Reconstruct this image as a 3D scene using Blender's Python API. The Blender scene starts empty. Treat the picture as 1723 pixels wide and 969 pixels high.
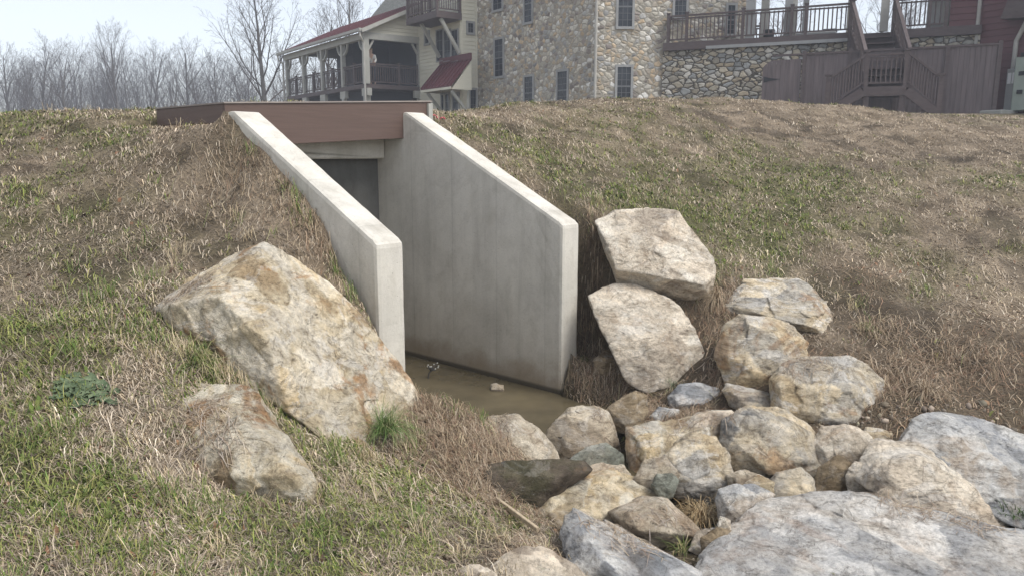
import bpy, bmesh, math, random
import numpy as np
from mathutils import Vector, Matrix
C = bpy.context.scene.collection
R = math.radians
rng = np.random.default_rng(7)
random.seed(7)

# ------------------------------------------------------------------ camera, world, sun, exposure
PITCH = R(10.0)
cam_d = bpy.data.cameras.new('camera'); cam = bpy.data.objects.new('camera', cam_d); C.objects.link(cam)
cam.location = (0, 0, 0); cam.rotation_euler = (math.pi/2-PITCH, 0, 0)
cam_d.sensor_width = 36; cam_d.lens = 36*1280/1723; cam_d.clip_start = 0.05; cam_d.clip_end = 3000
bpy.context.scene.camera = cam
world = bpy.data.worlds.new('World'); bpy.context.scene.world = world; world.use_nodes = True
SUN_EL, SUN_AZ = R(56), R(118)      # azimuth clockwise from +Y
nt = world.node_tree; nt.nodes.clear()
sky = nt.nodes.new('ShaderNodeTexSky'); sky.sky_type = 'NISHITA'; sky.sun_disc = False
sky.sun_elevation = SUN_EL; sky.sun_rotation = SUN_AZ; sky.dust_density = 1.5; sky.air_density = 1.0; sky.ozone_density = 2.0
hs = nt.nodes.new('ShaderNodeHueSaturation'); hs.inputs['Saturation'].default_value = 0.37
bgn = nt.nodes.new('ShaderNodeBackground'); bgn.inputs['Strength'].default_value = 0.118
wo = nt.nodes.new('ShaderNodeOutputWorld')
nt.links.new(sky.outputs[0], hs.inputs['Color']); nt.links.new(hs.outputs[0], bgn.inputs[0]); nt.links.new(bgn.outputs[0], wo.inputs[0])
sd = bpy.data.lights.new('sun', 'SUN'); sd.energy = 1.5; sd.angle = R(30); sd.color = (1.0, 0.965, 0.91)
so = bpy.data.objects.new('sun', sd); C.objects.link(so)
sv = Vector((math.sin(SUN_AZ)*math.cos(SUN_EL), math.cos(SUN_AZ)*math.cos(SUN_EL), math.sin(SUN_EL)))
so.rotation_euler = sv.to_track_quat('Z', 'Y').to_euler(); so.location = (5, -5, 12)
vs = bpy.context.scene.view_settings
vs.view_transform = 'Standard'; vs.look = 'None'; vs.gamma = 1; vs.use_curve_mapping = False; vs.exposure = 1.15

# ------------------------------------------------------------------ rays of the photograph
F = 1280.0; cp, sp = math.cos(PITCH), math.sin(PITCH)
def ray(px, py):
    u = (np.asarray(px, float)-861.5)/F; v = (484.5-np.asarray(py, float))/F
    return u, cp+v*sp, -sp+v*cp
def P(px, py, Y):
    x, y, z = ray(px, py); return np.array([x*Y/y, Y, z*Y/y], float)
def Pz(px, py, Z):
    x, y, z = ray(px, py); return np.array([x*Z/z, y*Z/z, Z], float)
def pxof(p):
    d = p[1]*cp-p[2]*sp; v = p[1]*sp+p[2]*cp
    return 861.5+F*p[0]/d, 484.5-F*v/d
def along(o, d, px, zref=0.0):
    # distance t along o + t*d (horizontal) whose image column is px, at height zref
    k = (px-861.5)/F
    # X = k*(Y*cp - z*sp)
    return (k*(o[1]*cp-zref*sp)-o[0])/(d[0]-k*d[1]*cp)

# ------------------------------------------------------------------ numpy noise
_perm = np.random.default_rng(3).random(4096)
def _h(ix, iy, iz):
    n = (ix.astype(np.int64)*73856093) ^ (iy.astype(np.int64)*19349663) ^ (iz.astype(np.int64)*83492791)
    return _perm[n & 4095]
def vnoise(p):
    i = np.floor(p); f = p-i; f = f*f*(3-2*f); i = i.astype(np.int64)
    x, y, z = i[..., 0], i[..., 1], i[..., 2]; fx, fy, fz = f[..., 0], f[..., 1], f[..., 2]
    def l(a, b, t): return a+(b-a)*t
    return 2*l(l(l(_h(x, y, z), _h(x+1, y, z), fx), l(_h(x, y+1, z), _h(x+1, y+1, z), fx), fy),
             l(l(_h(x, y, z+1), _h(x+1, y, z+1), fx), l(_h(x, y+1, z+1), _h(x+1, y+1, z+1), fx), fy), fz)-1
def fbm(p, o=4, g=0.5, lac=2.03):
    a, s, q = 1.0, 0.0, np.array(p, float)
    for k in range(o):
        s = s+a*vnoise(q+k*17.3); a *= g; q = q*lac
    return s
def f2(x, y, sc, o=3, seed=0.0):
    x = np.asarray(x, float); y = np.asarray(y, float)
    return fbm(np.stack([x*sc, y*sc, np.full_like(x, seed)], -1), o)
def sstep(a, b, x):
    t = np.clip((x-a)/(b-a), 0, 1); return t*t*(3-2*t)

# ------------------------------------------------------------------ tags, mesh helpers
def tag(o, label=None, cat=None, group=None, kind=None):
    if label: o['label'] = label
    if cat: o['category'] = cat
    if group: o['group'] = group
    if kind: o['kind'] = kind
    return o
def empty(name, loc, label, cat, group=None):
    o = bpy.data.objects.new(name, None); C.objects.link(o); o.location = [float(v) for v in loc]; o.empty_display_size = .2
    return tag(o, label, cat, group)
def wloc(o):
    v = Vector((0, 0, 0))
    while o is not None: v += o.location; o = o.parent
    return v
def mesh_obj(name, V, Fc, mat, parent=None, smooth=False, loc=None):
    off = wloc(parent) if parent is not None else (Vector(loc) if loc is not None else Vector((0, 0, 0)))
    V = np.asarray(V, float)-np.array(off)
    me = bpy.data.meshes.new(name); me.from_pydata(V.tolist(), [], [tuple(int(i) for i in f) for f in Fc]); me.update()
    if smooth: me.polygons.foreach_set('use_smooth', [True]*len(me.polygons))
    o = bpy.data.objects.new(name, me); C.objects.link(o)
    if mat: me.materials.append(mat)
    if parent is not None: o.parent = parent
    else: o.location = off
    return o
def fast_mesh(name, V, loops, starts, mat, col=None, smooth=False):
    me = bpy.data.meshes.new(name)
    me.vertices.add(len(V)); me.vertices.foreach_set('co', np.asarray(V, np.float32).ravel())
    me.loops.add(len(loops)); me.loops.foreach_set('vertex_index', np.asarray(loops, np.int32))
    me.polygons.add(len(starts)); me.polygons.foreach_set('loop_start', np.asarray(starts, np.int32))
    if smooth: me.polygons.foreach_set('use_smooth', np.ones(len(starts), bool))
    me.update(calc_edges=True)
    if col is not None:
        a = me.color_attributes.new('Col', 'FLOAT_COLOR', 'POINT')
        a.data.foreach_set('color', np.concatenate([col, np.ones((len(col), 1))], 1).astype(np.float32).ravel())
    me.materials.append(mat)
    o = bpy.data.objects.new(name, me); C.objects.link(o); return o
class Frame:
    def __init__(s, o, d):
        s.o = np.array([o[0], o[1]], float); d = np.array(d[:2], float); s.d = d/np.linalg.norm(d)
        s.n = np.array([s.d[1], -s.d[0]])      # to the right of d
    def p(s, u, n, z): q = s.o+s.d*u+s.n*n; return (q[0], q[1], z)
    def upx(s, px, z=2.0, n=0.0): return float(along(s.o+s.n*n, s.d, px, z))
    def zpy(s, u, py, n=0.0):
        q = s.o+s.d*u+s.n*n; _, y, z = ray(861, py); return float(z*q[1]/y)
class MB:
    def __init__(s): s.V = []; s.F = []
    def hexa(s, v):
        b = len(s.V); s.V += [tuple(q) for q in v]
        s.F += [tuple(b+i for i in f) for f in ((0, 3, 2, 1), (4, 5, 6, 7), (0, 1, 5, 4), (1, 2, 6, 5), (2, 3, 7, 6), (3, 0, 4, 7))]
    def box(s, fr, u0, u1, n0, n1, z0, z1):
        s.hexa([fr.p(u0, n0, z0), fr.p(u1, n0, z0), fr.p(u1, n1, z0), fr.p(u0, n1, z0),
                fr.p(u0, n0, z1), fr.p(u1, n0, z1), fr.p(u1, n1, z1), fr.p(u0, n1, z1)]); return s
    def bar(s, a, b, w, h=None, up=(0, 0, 1)):
        h = h or w; a = Vector(a); b = Vector(b); d = (b-a).normalized(); u = Vector(up)
        x = d.cross(u)
        if x.length < 1e-3: x = d.cross(Vector((1, 0, 0)))
        x.normalize(); y = x.cross(d)
        v = []
        for c in (a, b):
            for i, j in ((-1, -1), (1, -1), (1, 1), (-1, 1)): v.append(c+x*(i*w/2)+y*(j*h/2))
        s.hexa(v); return s
    def tube(s, pts, rad, n=8, cap=True):
        pts = [Vector(p) for p in pts]; rad = rad if hasattr(rad, '__len__') else [rad]*len(pts); b = len(s.V)
        ref = Vector((0, 0, 1)) if abs((pts[-1]-pts[0]).normalized().z) < .9 else Vector((1, 0, 0))
        for i, p in enumerate(pts):
            d = (pts[min(i+1, len(pts)-1)]-pts[max(i-1, 0)]).normalized(); x = d.cross(ref).normalized(); y = x.cross(d)
            for k in range(n):
                a = 2*math.pi*k/n; s.V.append(tuple(p+(x*math.cos(a)+y*math.sin(a))*rad[i]))
        for i in range(len(pts)-1):
            for k in range(n):
                s.F.append((b+i*n+k, b+i*n+(k+1) % n, b+(i+1)*n+(k+1) % n, b+(i+1)*n+k))
        if cap:
            s.F.append(tuple(b+k for k in range(n))[::-1]); s.F.append(tuple(b+(len(pts)-1)*n+k for k in range(n)))
        return s
    def poly(s, pts): b = len(s.V); s.V += [tuple(p) for p in pts]; s.F.append(tuple(range(b, b+len(pts)))); return s
    def prism(s, ring, off):
        # ring: 3d polygon, extruded by vector off
        b = len(s.V); n = len(ring); off = np.array(off, float)
        s.V += [tuple(p) for p in ring]+[tuple(np.array(p)+off) for p in ring]
        s.F.append(tuple(range(b, b+n))[::-1]); s.F.append(tuple(range(b+n, b+2*n)))
        for i in range(n): s.F.append((b+i, b+(i+1) % n, b+n+(i+1) % n, b+n+i))
        return s
    def build(s, name, mat, parent=None, bevel=0, smooth=False, loc=None):
        o = mesh_obj(name, s.V, s.F, mat, parent, smooth, loc)
        bm = bmesh.new(); bm.from_mesh(o.data)
        bmesh.ops.recalc_face_normals(bm, faces=bm.faces)
        if bevel: bmesh.ops.bevel(bm, geom=[e for e in bm.edges], offset=bevel, segments=1, affect='EDGES', profile=.5)
        bm.to_mesh(o.data); bm.free(); return o

# ------------------------------------------------------------------ materials
def lin(r, g, b):
    f = lambda c: (c/255/12.92) if c/255 <= .04045 else ((c/255+.055)/1.055)**2.4
    return (f(r), f(g), f(b), 1)
class Mat:
    def __init__(s, name, rough=.85, spec=.3):
        s.m = bpy.data.materials.new(name); s.m.use_nodes = True; s.t = s.m.node_tree; s.bs = s.t.nodes['Principled BSDF']
        s.bs.inputs['Roughness'].default_value = rough; s.bs.inputs['Specular IOR Level'].default_value = spec
        s.tc = s.t.nodes.new('ShaderNodeTexCoord'); s.vec = s.tc.outputs['Object']
    def n(s, t, **k):
        x = s.t.nodes.new(t)
        for a, b in k.items(): setattr(x, a, b)
        return x
    def L(s, a, b): s.t.links.new(a, b)
    def setv(s, sock, v):
        if hasattr(v, 'is_output') or hasattr(v, 'links'): s.L(v, sock)
        else: sock.default_value = v
    def map(s, scale=(1, 1, 1), rot=(0, 0, 0), vec=None, loc=(0, 0, 0)):
        x = s.n('ShaderNodeMapping'); x.inputs['Scale'].default_value = scale; x.inputs['Rotation'].default_value = rot; x.inputs['Location'].default_value = loc
        s.L(vec or s.vec, x.inputs[0]); return x.outputs[0]
    def noise(s, sc, det=4, rough=.55, vec=None, dist=0, out=0):
        x = s.n('ShaderNodeTexNoise'); x.inputs['Scale'].default_value = sc; x.inputs['Detail'].default_value = det
        x.inputs['Roughness'].default_value = rough; x.inputs['Distortion'].default_value = dist
        s.L(vec or s.vec, x.inputs['Vector']); return x.outputs[out]
    def vor(s, sc, feature='F1', vec=None, out=0, rnd=1):
        x = s.n('ShaderNodeTexVoronoi', feature=feature); x.inputs['Scale'].default_value = sc; x.inputs['Randomness'].default_value = rnd
        s.L(vec or s.vec, x.inputs['Vector']); return x.outputs[out]
    def ramp(s, fac, stops, interp='LINEAR'):
        x = s.n('ShaderNodeValToRGB'); x.color_ramp.interpolation = interp; e = x.color_ramp.elements
        while len(e) < len(stops): e.new(.5)
        for i, (p, c) in enumerate(stops):
            e[i].position = p; e[i].color = c if hasattr(c, '__len__') else (c, c, c, 1)
        s.L(fac, x.inputs[0]); return x.outputs[0]
    def mix(s, fac, a, b, mode='MIX'):
        x = s.n('ShaderNodeMix', data_type='RGBA', blend_type=mode); s.setv(x.inputs[0], fac); s.setv(x.inputs[6], a); s.setv(x.inputs[7], b); return x.outputs[2]
    def math(s, op, a, b=0.0, c=0.0):
        x = s.n('ShaderNodeMath', operation=op); s.setv(x.inputs[0], a); s.setv(x.inputs[1], b); s.setv(x.inputs[2], c); return x.outputs[0]
    def sep(s, vec=None):
        x = s.n('ShaderNodeSeparateXYZ'); s.L(vec or s.vec, x.inputs[0]); return x.outputs
    def color(s, c): s.setv(s.bs.inputs['Base Color'], c); return s
    def bump(s, h, strength=.5, dist=.02, prev=None):
        x = s.n('ShaderNodeBump'); x.inputs['Strength'].default_value = strength; x.inputs['Distance'].default_value = dist
        s.L(h, x.inputs['Height'])
        if prev: s.L(prev, x.inputs['Normal'])
        s.L(x.outputs[0], s.bs.inputs['Normal']); return x.outputs[0]
def simple(name, rgb, rough=.7, var=.25, sc=4, stretch=(1, 1, 1), bump=0.15):
    m = Mat(name, rough); v = m.map(stretch); f = m.noise(sc, 5, .6, v)
    a = tuple(c*(1-var) for c in rgb[:3])+(1,); b = tuple(min(1, c*(1+var)) for c in rgb[:3])+(1,)
    m.color(m.ramp(f, [(.3, a), (.7, b)])); m.bump(f, bump, .01); return m.m

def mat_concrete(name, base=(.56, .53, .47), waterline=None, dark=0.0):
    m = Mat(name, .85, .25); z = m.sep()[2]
    big = m.noise(1.1, 5, .6); mid = m.noise(5, 6, .7, dist=.4); strk = m.noise(1.0, 5, .65, m.map((5, 5, .5)))
    fine = m.noise(90, 3, .7)
    b = [tuple(c*k for c in base)+(1,) for k in (.84, 1.0, 1.10)]
    c = m.ramp(big, [(.28, b[0]), (.5, b[1]), (.72, b[2])])
    c = m.mix(.35, c, m.ramp(strk, [(.3, (.50, .49, .46, 1)), (.55, (1, 1, 1, 1)), (.8, (1.0, .98, .93, 1))]), 'MULTIPLY')
    c = m.mix(.28, c, m.ramp(mid, [(.3, (.62, .60, .56, 1)), (.5, (1, 1, 1, 1)), (.7, (1.1, 1.1, 1.1, 1))]), 'MULTIPLY')
    scr = m.noise(2.5, 2, .5, m.map((1, 1, 9), rot=(.3, .2, .1)), dist=3)
    c = m.mix(.15, c, m.ramp(scr, [(.49, (1, 1, 1, 1)), (.5, (.72, .7, .68, 1)), (.51, (1, 1, 1, 1))]), 'MULTIPLY')
    vd = m.n('ShaderNodeVectorMath', operation='DOT_PRODUCT'); m.L(m.vec, vd.inputs[0]); vd.inputs[1].default_value = (-.7568, .6537, 0)
    uu = m.math('ADD', vd.outputs['Value'], m.math('MULTIPLY', m.math('SUBTRACT', m.noise(1.5, 3), .5), .02))
    fr_ = m.math('FRACT', m.math('DIVIDE', m.math('ADD', uu, 10.17), .61)); seam = m.ramp(fr_, [(.0, .25), (.006, 0), (.02, 1), (.5, 1), (.975, 1), (.99, .6), (1, .25)])
    c = m.mix(.13, c, seam, 'MULTIPLY')
    c = m.mix(.5, c, m.ramp(m.noise(1.3, 7, .68, m.map((1, 1, .75), loc=(7, 1, 3)), dist=.6), [(.34, (.70, .68, .64, 1)), (.48, (1, 1, 1, 1)), (.62, (1.04, 1.04, 1.02, 1))]), 'MULTIPLY')
    hole = m.vor(14, vec=m.map((1, 1, 1)))
    c = m.mix(1, c, m.ramp(hole, [(.0, (.42, .40, .37, 1)), (.075, (1, 1, 1, 1))]), 'MULTIPLY')
    if waterline is not None:
        wl = m.math('ADD', m.math('SUBTRACT', z, waterline), m.math('MULTIPLY', m.math('SUBTRACT', m.noise(2.2, 5), .5), .6))
        c = m.mix(m.ramp(wl, [(0, .78), (.14, .6), (.26, .26), (.5, .12), (.9, 0)]), c, (.23, .17, .10, 1))
        w2 = m.math('SUBTRACT', z, waterline)
        c = m.mix(m.ramp(w2, [(.0, .85), (.035, .75), (.06, 0)]), c, (.035, .03, .018, 1))
    spk = m.noise(55, 6, .8); c = m.mix(.45, c, m.ramp(spk, [(.33, (.62, .6, .57, 1)), (.45, (1, 1, 1, 1)), (.68, (1.12, 1.12, 1.1, 1))]), 'MULTIPLY')
    sm = m.noise(3.2, 9, .75, m.map((1, 1, .8), loc=(3, 1, 2)), dist=.5); c = m.mix(.22, c, m.ramp(sm, [(.33, (.60, .58, .54, 1)), (.45, (1, 1, 1, 1)), (.6, (1, 1, 1, 1)), (.68, (1.15, 1.15, 1.13, 1))]), 'MULTIPLY')
    m.color(c)
    h = m.math('ADD', m.math('MULTIPLY', fine, .25), m.math('MULTIPLY', mid, .8))
    nb = m.bump(h, .35, .012)
    m.bump(m.ramp(hole, [(0, 0), (.09, 1)]), .5, .006, nb); return m.m

def mat_rock_(name, cols, rust=.4, rustc=(.36, .17, .055, 1), dark=.35, streak=3.0, sc=1.0, white=.3, moss=0.0, rot=(.4, .5, .2)):
    m = Mat(name, .88, .25)
    oi = m.n('ShaderNodeObjectInfo'); add = m.n('ShaderNodeVectorMath', operation='ADD')
    comb = m.n('ShaderNodeCombineXYZ'); r9 = m.math('MULTIPLY', oi.outputs['Random'], 37.0); m.L(r9, comb.inputs[0]); m.L(r9, comb.inputs[1])
    m.L(m.tc.outputs['Object'], add.inputs[0]); m.L(comb.outputs[0], add.inputs[1]); m.vec = add.outputs[0]
    big = m.noise(1.7*sc, 9, .62, dist=.8)
    fa = m.n('ShaderNodeAttribute', attribute_name='Facet'); fo = fa.outputs['Fac']
    big = m.math('ADD', big, m.math('MULTIPLY', m.math('SUBTRACT', fo, .5), .16))
    n = len(cols); c = m.ramp(big, [(.34+.32*i/(n-1), cols[i]) for i in range(n)])
    sv = m.map((1, 1, streak*.7), rot=rot)
    st = m.noise(6*sc, 10, .74, sv, dist=.5)
    c = m.mix(.75, c, m.ramp(st, [(.34, (.40, .37, .34, 1)), (.44, (.80, .78, .75, 1)), (.52, (1.0, 1.0, 1.0, 1)), (.66, (1.30, 1.29, 1.27, 1))]), 'MULTIPLY')
    w = m.noise(3.6*sc, 10, .72, m.map((1, 1, 1.6), rot=rot, loc=(1, 8, 3)), dist=.9)
    c = m.mix(m.ramp(w, [(.53, 0), (.575, white)]), c, (.66, .635, .59, 1))
    ru = m.noise(2.1*sc, 10, .66, m.map((1, 1, 1.3), rot=rot, loc=(5, 3, 1)), dist=.7)
    c = m.mix(m.ramp(ru, [(.545, 0), (.60, rust*.75), (.70, rust)]), c, m.ramp(m.noise(11*sc, 6, .7), [(.35, tuple(k*.55 for k in rustc[:3])+(1,)), (.6, rustc)]))
    fine = m.noise(34*sc, 8, .82)
    c = m.mix(.85, c, m.ramp(fine, [(.34, (.42, .40, .37, 1)), (.47, (.93, .92, .91, 1)), (.64, (1.25, 1.23, 1.2, 1))]), 'MULTIPLY')
    pit = m.noise(13*sc, 8, .8, dist=.8)
    c = m.mix(dark, c, m.ramp(pit, [(.37, (.10, .085, .07, 1)), (.42, (1, 1, 1, 1))]), 'MULTIPLY')
    crack = m.noise(2.6*sc, 7, .62, sv, dist=.8)
    c = m.mix(.28, c, m.ramp(crack, [(.488, (1, 1, 1, 1)), (.5, (.30, .25, .2, 1)), (.512, (1, 1, 1, 1))]), 'MULTIPLY')
    c = m.mix(1, c, m.ramp(fo, [(0, .80), (1, 1.14)]), 'MULTIPLY')
    if moss > 0: c = m.mix(m.ramp(m.noise(3*sc, 5, .7), [(.5, 0), (.62, moss)]), c, (.09, .095, .035, 1))
    m.color(c)
    h = m.math('ADD', m.math('MULTIPLY', st, 1.0), m.math('MULTIPLY', fine, .5))
    nb = m.bump(h, 1.0, .035)
    m.bump(m.ramp(crack, [(.48, 1), (.5, 0), (.52, 1)]), .6, .012, nb)
    return m.m

class Rk:
    def __init__(s, *a, **k): s.a = a; s.k = k
    def make(s, seed):
        r = random.Random(seed*7+1); k = dict(s.k); k['sc'] = k.get('sc', 1)*r.uniform(.75, 1.45); k['streak'] = k.get('streak', 3)*r.uniform(.6, 1.8); k['rot'] = (r.uniform(-1.5, 1.5), r.uniform(-1.5, 1.5), 0)
        k['rust'] = min(.85, k.get('rust', .4)*r.uniform(.4, 1.5)); k['white'] = min(.6, k.get('white', .3)*r.uniform(.5, 1.6)); k['dark'] = k.get('dark', .35)*r.uniform(.4, 1.8); return mat_rock_(*s.a, **k)
def mat_rock(*a, **k): return Rk(*a, **k)

def mat_masonry(name, cols, mortar, sc=3.6, joint=.055, depth=.03, zs=1.5, mort_mix=1.0):
    m = Mat(name, .9, .2); v0 = m.map((1, 1, zs))
    nz = m.noise(5, 3, .5, v0, out=1); vm = m.n('ShaderNodeVectorMath', operation='MULTIPLY_ADD'); m.L(nz, vm.inputs[0]); vm.inputs[1].default_value = (.16, .16, .16); m.L(v0, vm.inputs[2]); v = vm.outputs[0]
    cell = m.vor(sc, 'F1', v, out=1, rnd=.95); edge = m.vor(sc, 'DISTANCE_TO_EDGE', v, rnd=.95)
    xs = m.n('ShaderNodeSeparateColor'); m.L(cell, xs.inputs[0])
    n = len(cols); c = m.ramp(xs.outputs[0], [(i/n, tuple(min(1, q_*1.15+.02) for q_ in cols[i][:3])+(1,)) for i in range(n)], 'CONSTANT')
    br = m.ramp(xs.outputs[1], [(0, .75), (1, 1.2)]); c = m.mix(1, c, br, 'MULTIPLY')
    c = m.mix(.7, c, m.ramp(m.noise(9, 6, .7), [(.3, (.6, .6, .6, 1)), (.5, (1, 1, 1, 1)), (.7, (1.2, 1.2, 1.2, 1))]), 'MULTIPLY')
    f = m.ramp(edge, [(joint*.45, 0), (joint, 1)])
    mo = m.ramp(m.noise(3, 5), [(.3, tuple(k*.75 for k in mortar[:3])+(1,)), (.7, mortar)])
    c = m.mix(f, mo, c); m.color(c)
    m.bump(m.ramp(edge, [(0, 0), (joint*2.5, 1)]), .8, depth); return m.m

def mat_attr(name, rough=.8, transl=0.0):
    m = Mat(name, rough, .15); a = m.n('ShaderNodeAttribute', attribute_name='Col'); m.color(a.outputs['Color']); return m

M = {}
M['conc'] = mat_concrete('wall_concrete', waterline=.29)
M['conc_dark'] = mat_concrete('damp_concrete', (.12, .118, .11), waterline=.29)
M['rock_tan'] = mat_rock('cream_rust_rock', [(.38, .29, .18, 1), (.56, .47, .32, 1), (.63, .58, .47, 1), (.50, .40, .25, 1)], rust=.7, streak=2.5)
M['rock_pale'] = mat_rock('pale_rock', [(.46, .39, .31, 1), (.62, .54, .43, 1), (.66, .61, .52, 1)], rust=.35, rustc=(.40, .25, .13, 1), white=.35)
M['rock_grey'] = mat_rock('blue_grey_rock', [(.20, .21, .22, 1), (.37, .375, .38, 1), (.55, .54, .51, 1), (.46, .40, .33, 1)], rust=.3, rustc=(.34, .24, .15, 1), white=.55, streak=4)
M['rock_mix'] = mat_rock('mixed_rock', [(.26, .255, .24, 1), (.50, .46, .39, 1), (.57, .49, .36, 1), (.49, .39, .25, 1)], rust=.5, white=.45)
M['rock_brown'] = mat_rock('brown_rock', [(.15, .11, .065, 1), (.26, .20, .125, 1), (.33, .27, .19, 1)], rust=.4, white=.15)
M['rock_round'] = mat_rock('tan_round_rock', [(.33, .265, .19, 1), (.47, .40, .30, 1), (.54, .48, .38, 1)], rust=.2, white=.3, dark=.5)
M['rock_dark'] = mat_rock('dark_slab_rock', [(.07, .055, .04, 1), (.15, .12, .09, 1), (.25, .22, .18, 1)], rust=.35, white=.25, moss=.3)
M['rock_slab'] = mat_rock('pale_slab_rock', [(.34, .345, .35, 1), (.54, .53, .51, 1), (.64, .61, .56, 1), (.50, .45, .39, 1)], rust=.35, rustc=(.42, .27, .17, 1), white=.5, streak=4, sc=.8)
M['rock_green'] = mat_rock('greenish_grey_rock', [(.20, .21, .17, 1), (.28, .29, .24, 1), (.34, .34, .29, 1)], rust=.1, white=.2, dark=.2)
cstone = [(.30, .27, .22, 1), (.42, .38, .31, 1), (.36, .29, .21, 1), (.24, .235, .225, 1), (.46, .43, .37, 1), (.38, .31, .22, 1), (.55, .53, .49, 1), (.20, .17, .15, 1), (.34, .33, .31, 1), (.42, .32, .21, 1), (.29, .25, .20, 1), (.47, .44, .38, 1), (.36, .33, .27, 1)]
M['masonry'] = mat_masonry('house_stonework', cstone, (.38, .345, .285, 1), sc=4.6, joint=.11, zs=1.3)
cs2 = [(.30, .285, .25, 1), (.42, .39, .33, 1), (.33, .27, .19, 1), (.25, .25, .24, 1), (.48, .45, .40, 1), (.38, .33, .25, 1), (.27, .24, .19, 1)]
M['drystone'] = mat_masonry('retaining_stonework', cs2, (.10, .088, .07, 1), sc=3.4, joint=.09, depth=.06, zs=1.75)
M['siding'] = simple('cream_siding', (.60, .575, .47), .6, .06, 2, (1, 1, 6), .05)
M['trim'] = simple('grey_beige_trim', (.36, .355, .32), .6, .1, 3)
M['trim_dk'] = simple('grey_window_trim', (.29, .29, .285), .6, .1, 3)
M['brown'] = simple('dark_brown_deck_wood', (.095, .072, .069), .65, .2, 5, (1, 1, 3))
M['fence'] = simple('brown_grey_fence_wood', (.135, .108, .107), .75, .28, 3.2, (3, 3, .25))
M['iron'] = simple('black_iron', (.015, .015, .017), .5, .1)
M['redmetal'] = simple('red_standing_seam_metal', (.10, .03, .035), .42, .15, 1.5)
M['redsiding'] = simple('red_siding', (.115, .045, .048), .6, .1, 2, (1, 1, 8), .05)
M['shingle'] = simple('grey_shingle', (.16, .165, .155), .9, .3, 12)
M['fascia'] = simple('brown_composite_board', (.115, .077, .063), .55, .10, 5, (.4, .4, 9), .12)
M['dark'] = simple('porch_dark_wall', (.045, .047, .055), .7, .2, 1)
M['post'] = simple('pergola_post', (.40, .385, .35), .7, .12, 3)
M['white'] = simple('white_paper', (.72, .72, .72), .6, .04)
M['green_box'] = simple('pale_green_box', (.30, .34, .29), .5, .1)
M['pink'] = simple('pink_tape', (.75, .10, .16), .5, .1)
M['bark'] = simple('grey_bark', (.085, .078, .07), .9, .3, 6, (1, 1, .3), .3)
M['twig'] = simple('twig_brown', (.07, .058, .053), .9, .2, 1)
M['lightwood'] = simple('weathered_plank', (.40, .32, .22), .8, .25, 6, (6, 6, .6))
g = Mat('window_glass', .12, .22); g.color(g.ramp(g.noise(1.2, 2), [(.3, (.012, .014, .018, 1)), (.7, (.045, .05, .06, 1))])); M['glass'] = g.m

# ------------------------------------------------------------------ layout of the outlet channel
ZW = -2.21
A = Pz(944, 664, ZW)[:2]; B = Pz(690, 598, ZW)[:2]
dch = (B-A)/np.linalg.norm(B-A); pch = np.array([dch[1], -dch[0]])      # d runs away up the channel, p to the right
ztop0 = float(P(948, 377, A[1])[2])
LI = Pz(679, 404, ztop0)[:2]                                              # left wall, near inner corner
tL0 = float((LI-A) @ dch); qL = float((LI-A) @ pch)
TH = .25
def ch(t, q, z): v = A+dch*t+pch*q; return (v[0], v[1], z)
tRf = along(A, dch, 684, .4); zRf = float(P(684, 189, (A+dch*tRf)[1])[2])
oL = A+pch*qL
tLf = along(oL, dch, 437, .4); zLf = float(P(437, 189, (oL+dch*tLf)[1])[2])
print('channel', A, dch, 'ztop0', ztop0, 'qL', qL, 'tL0', tL0, 'R far', tRf, zRf, 'L far', tLf, zLf)
BT = max(tRf, tLf)

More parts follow.
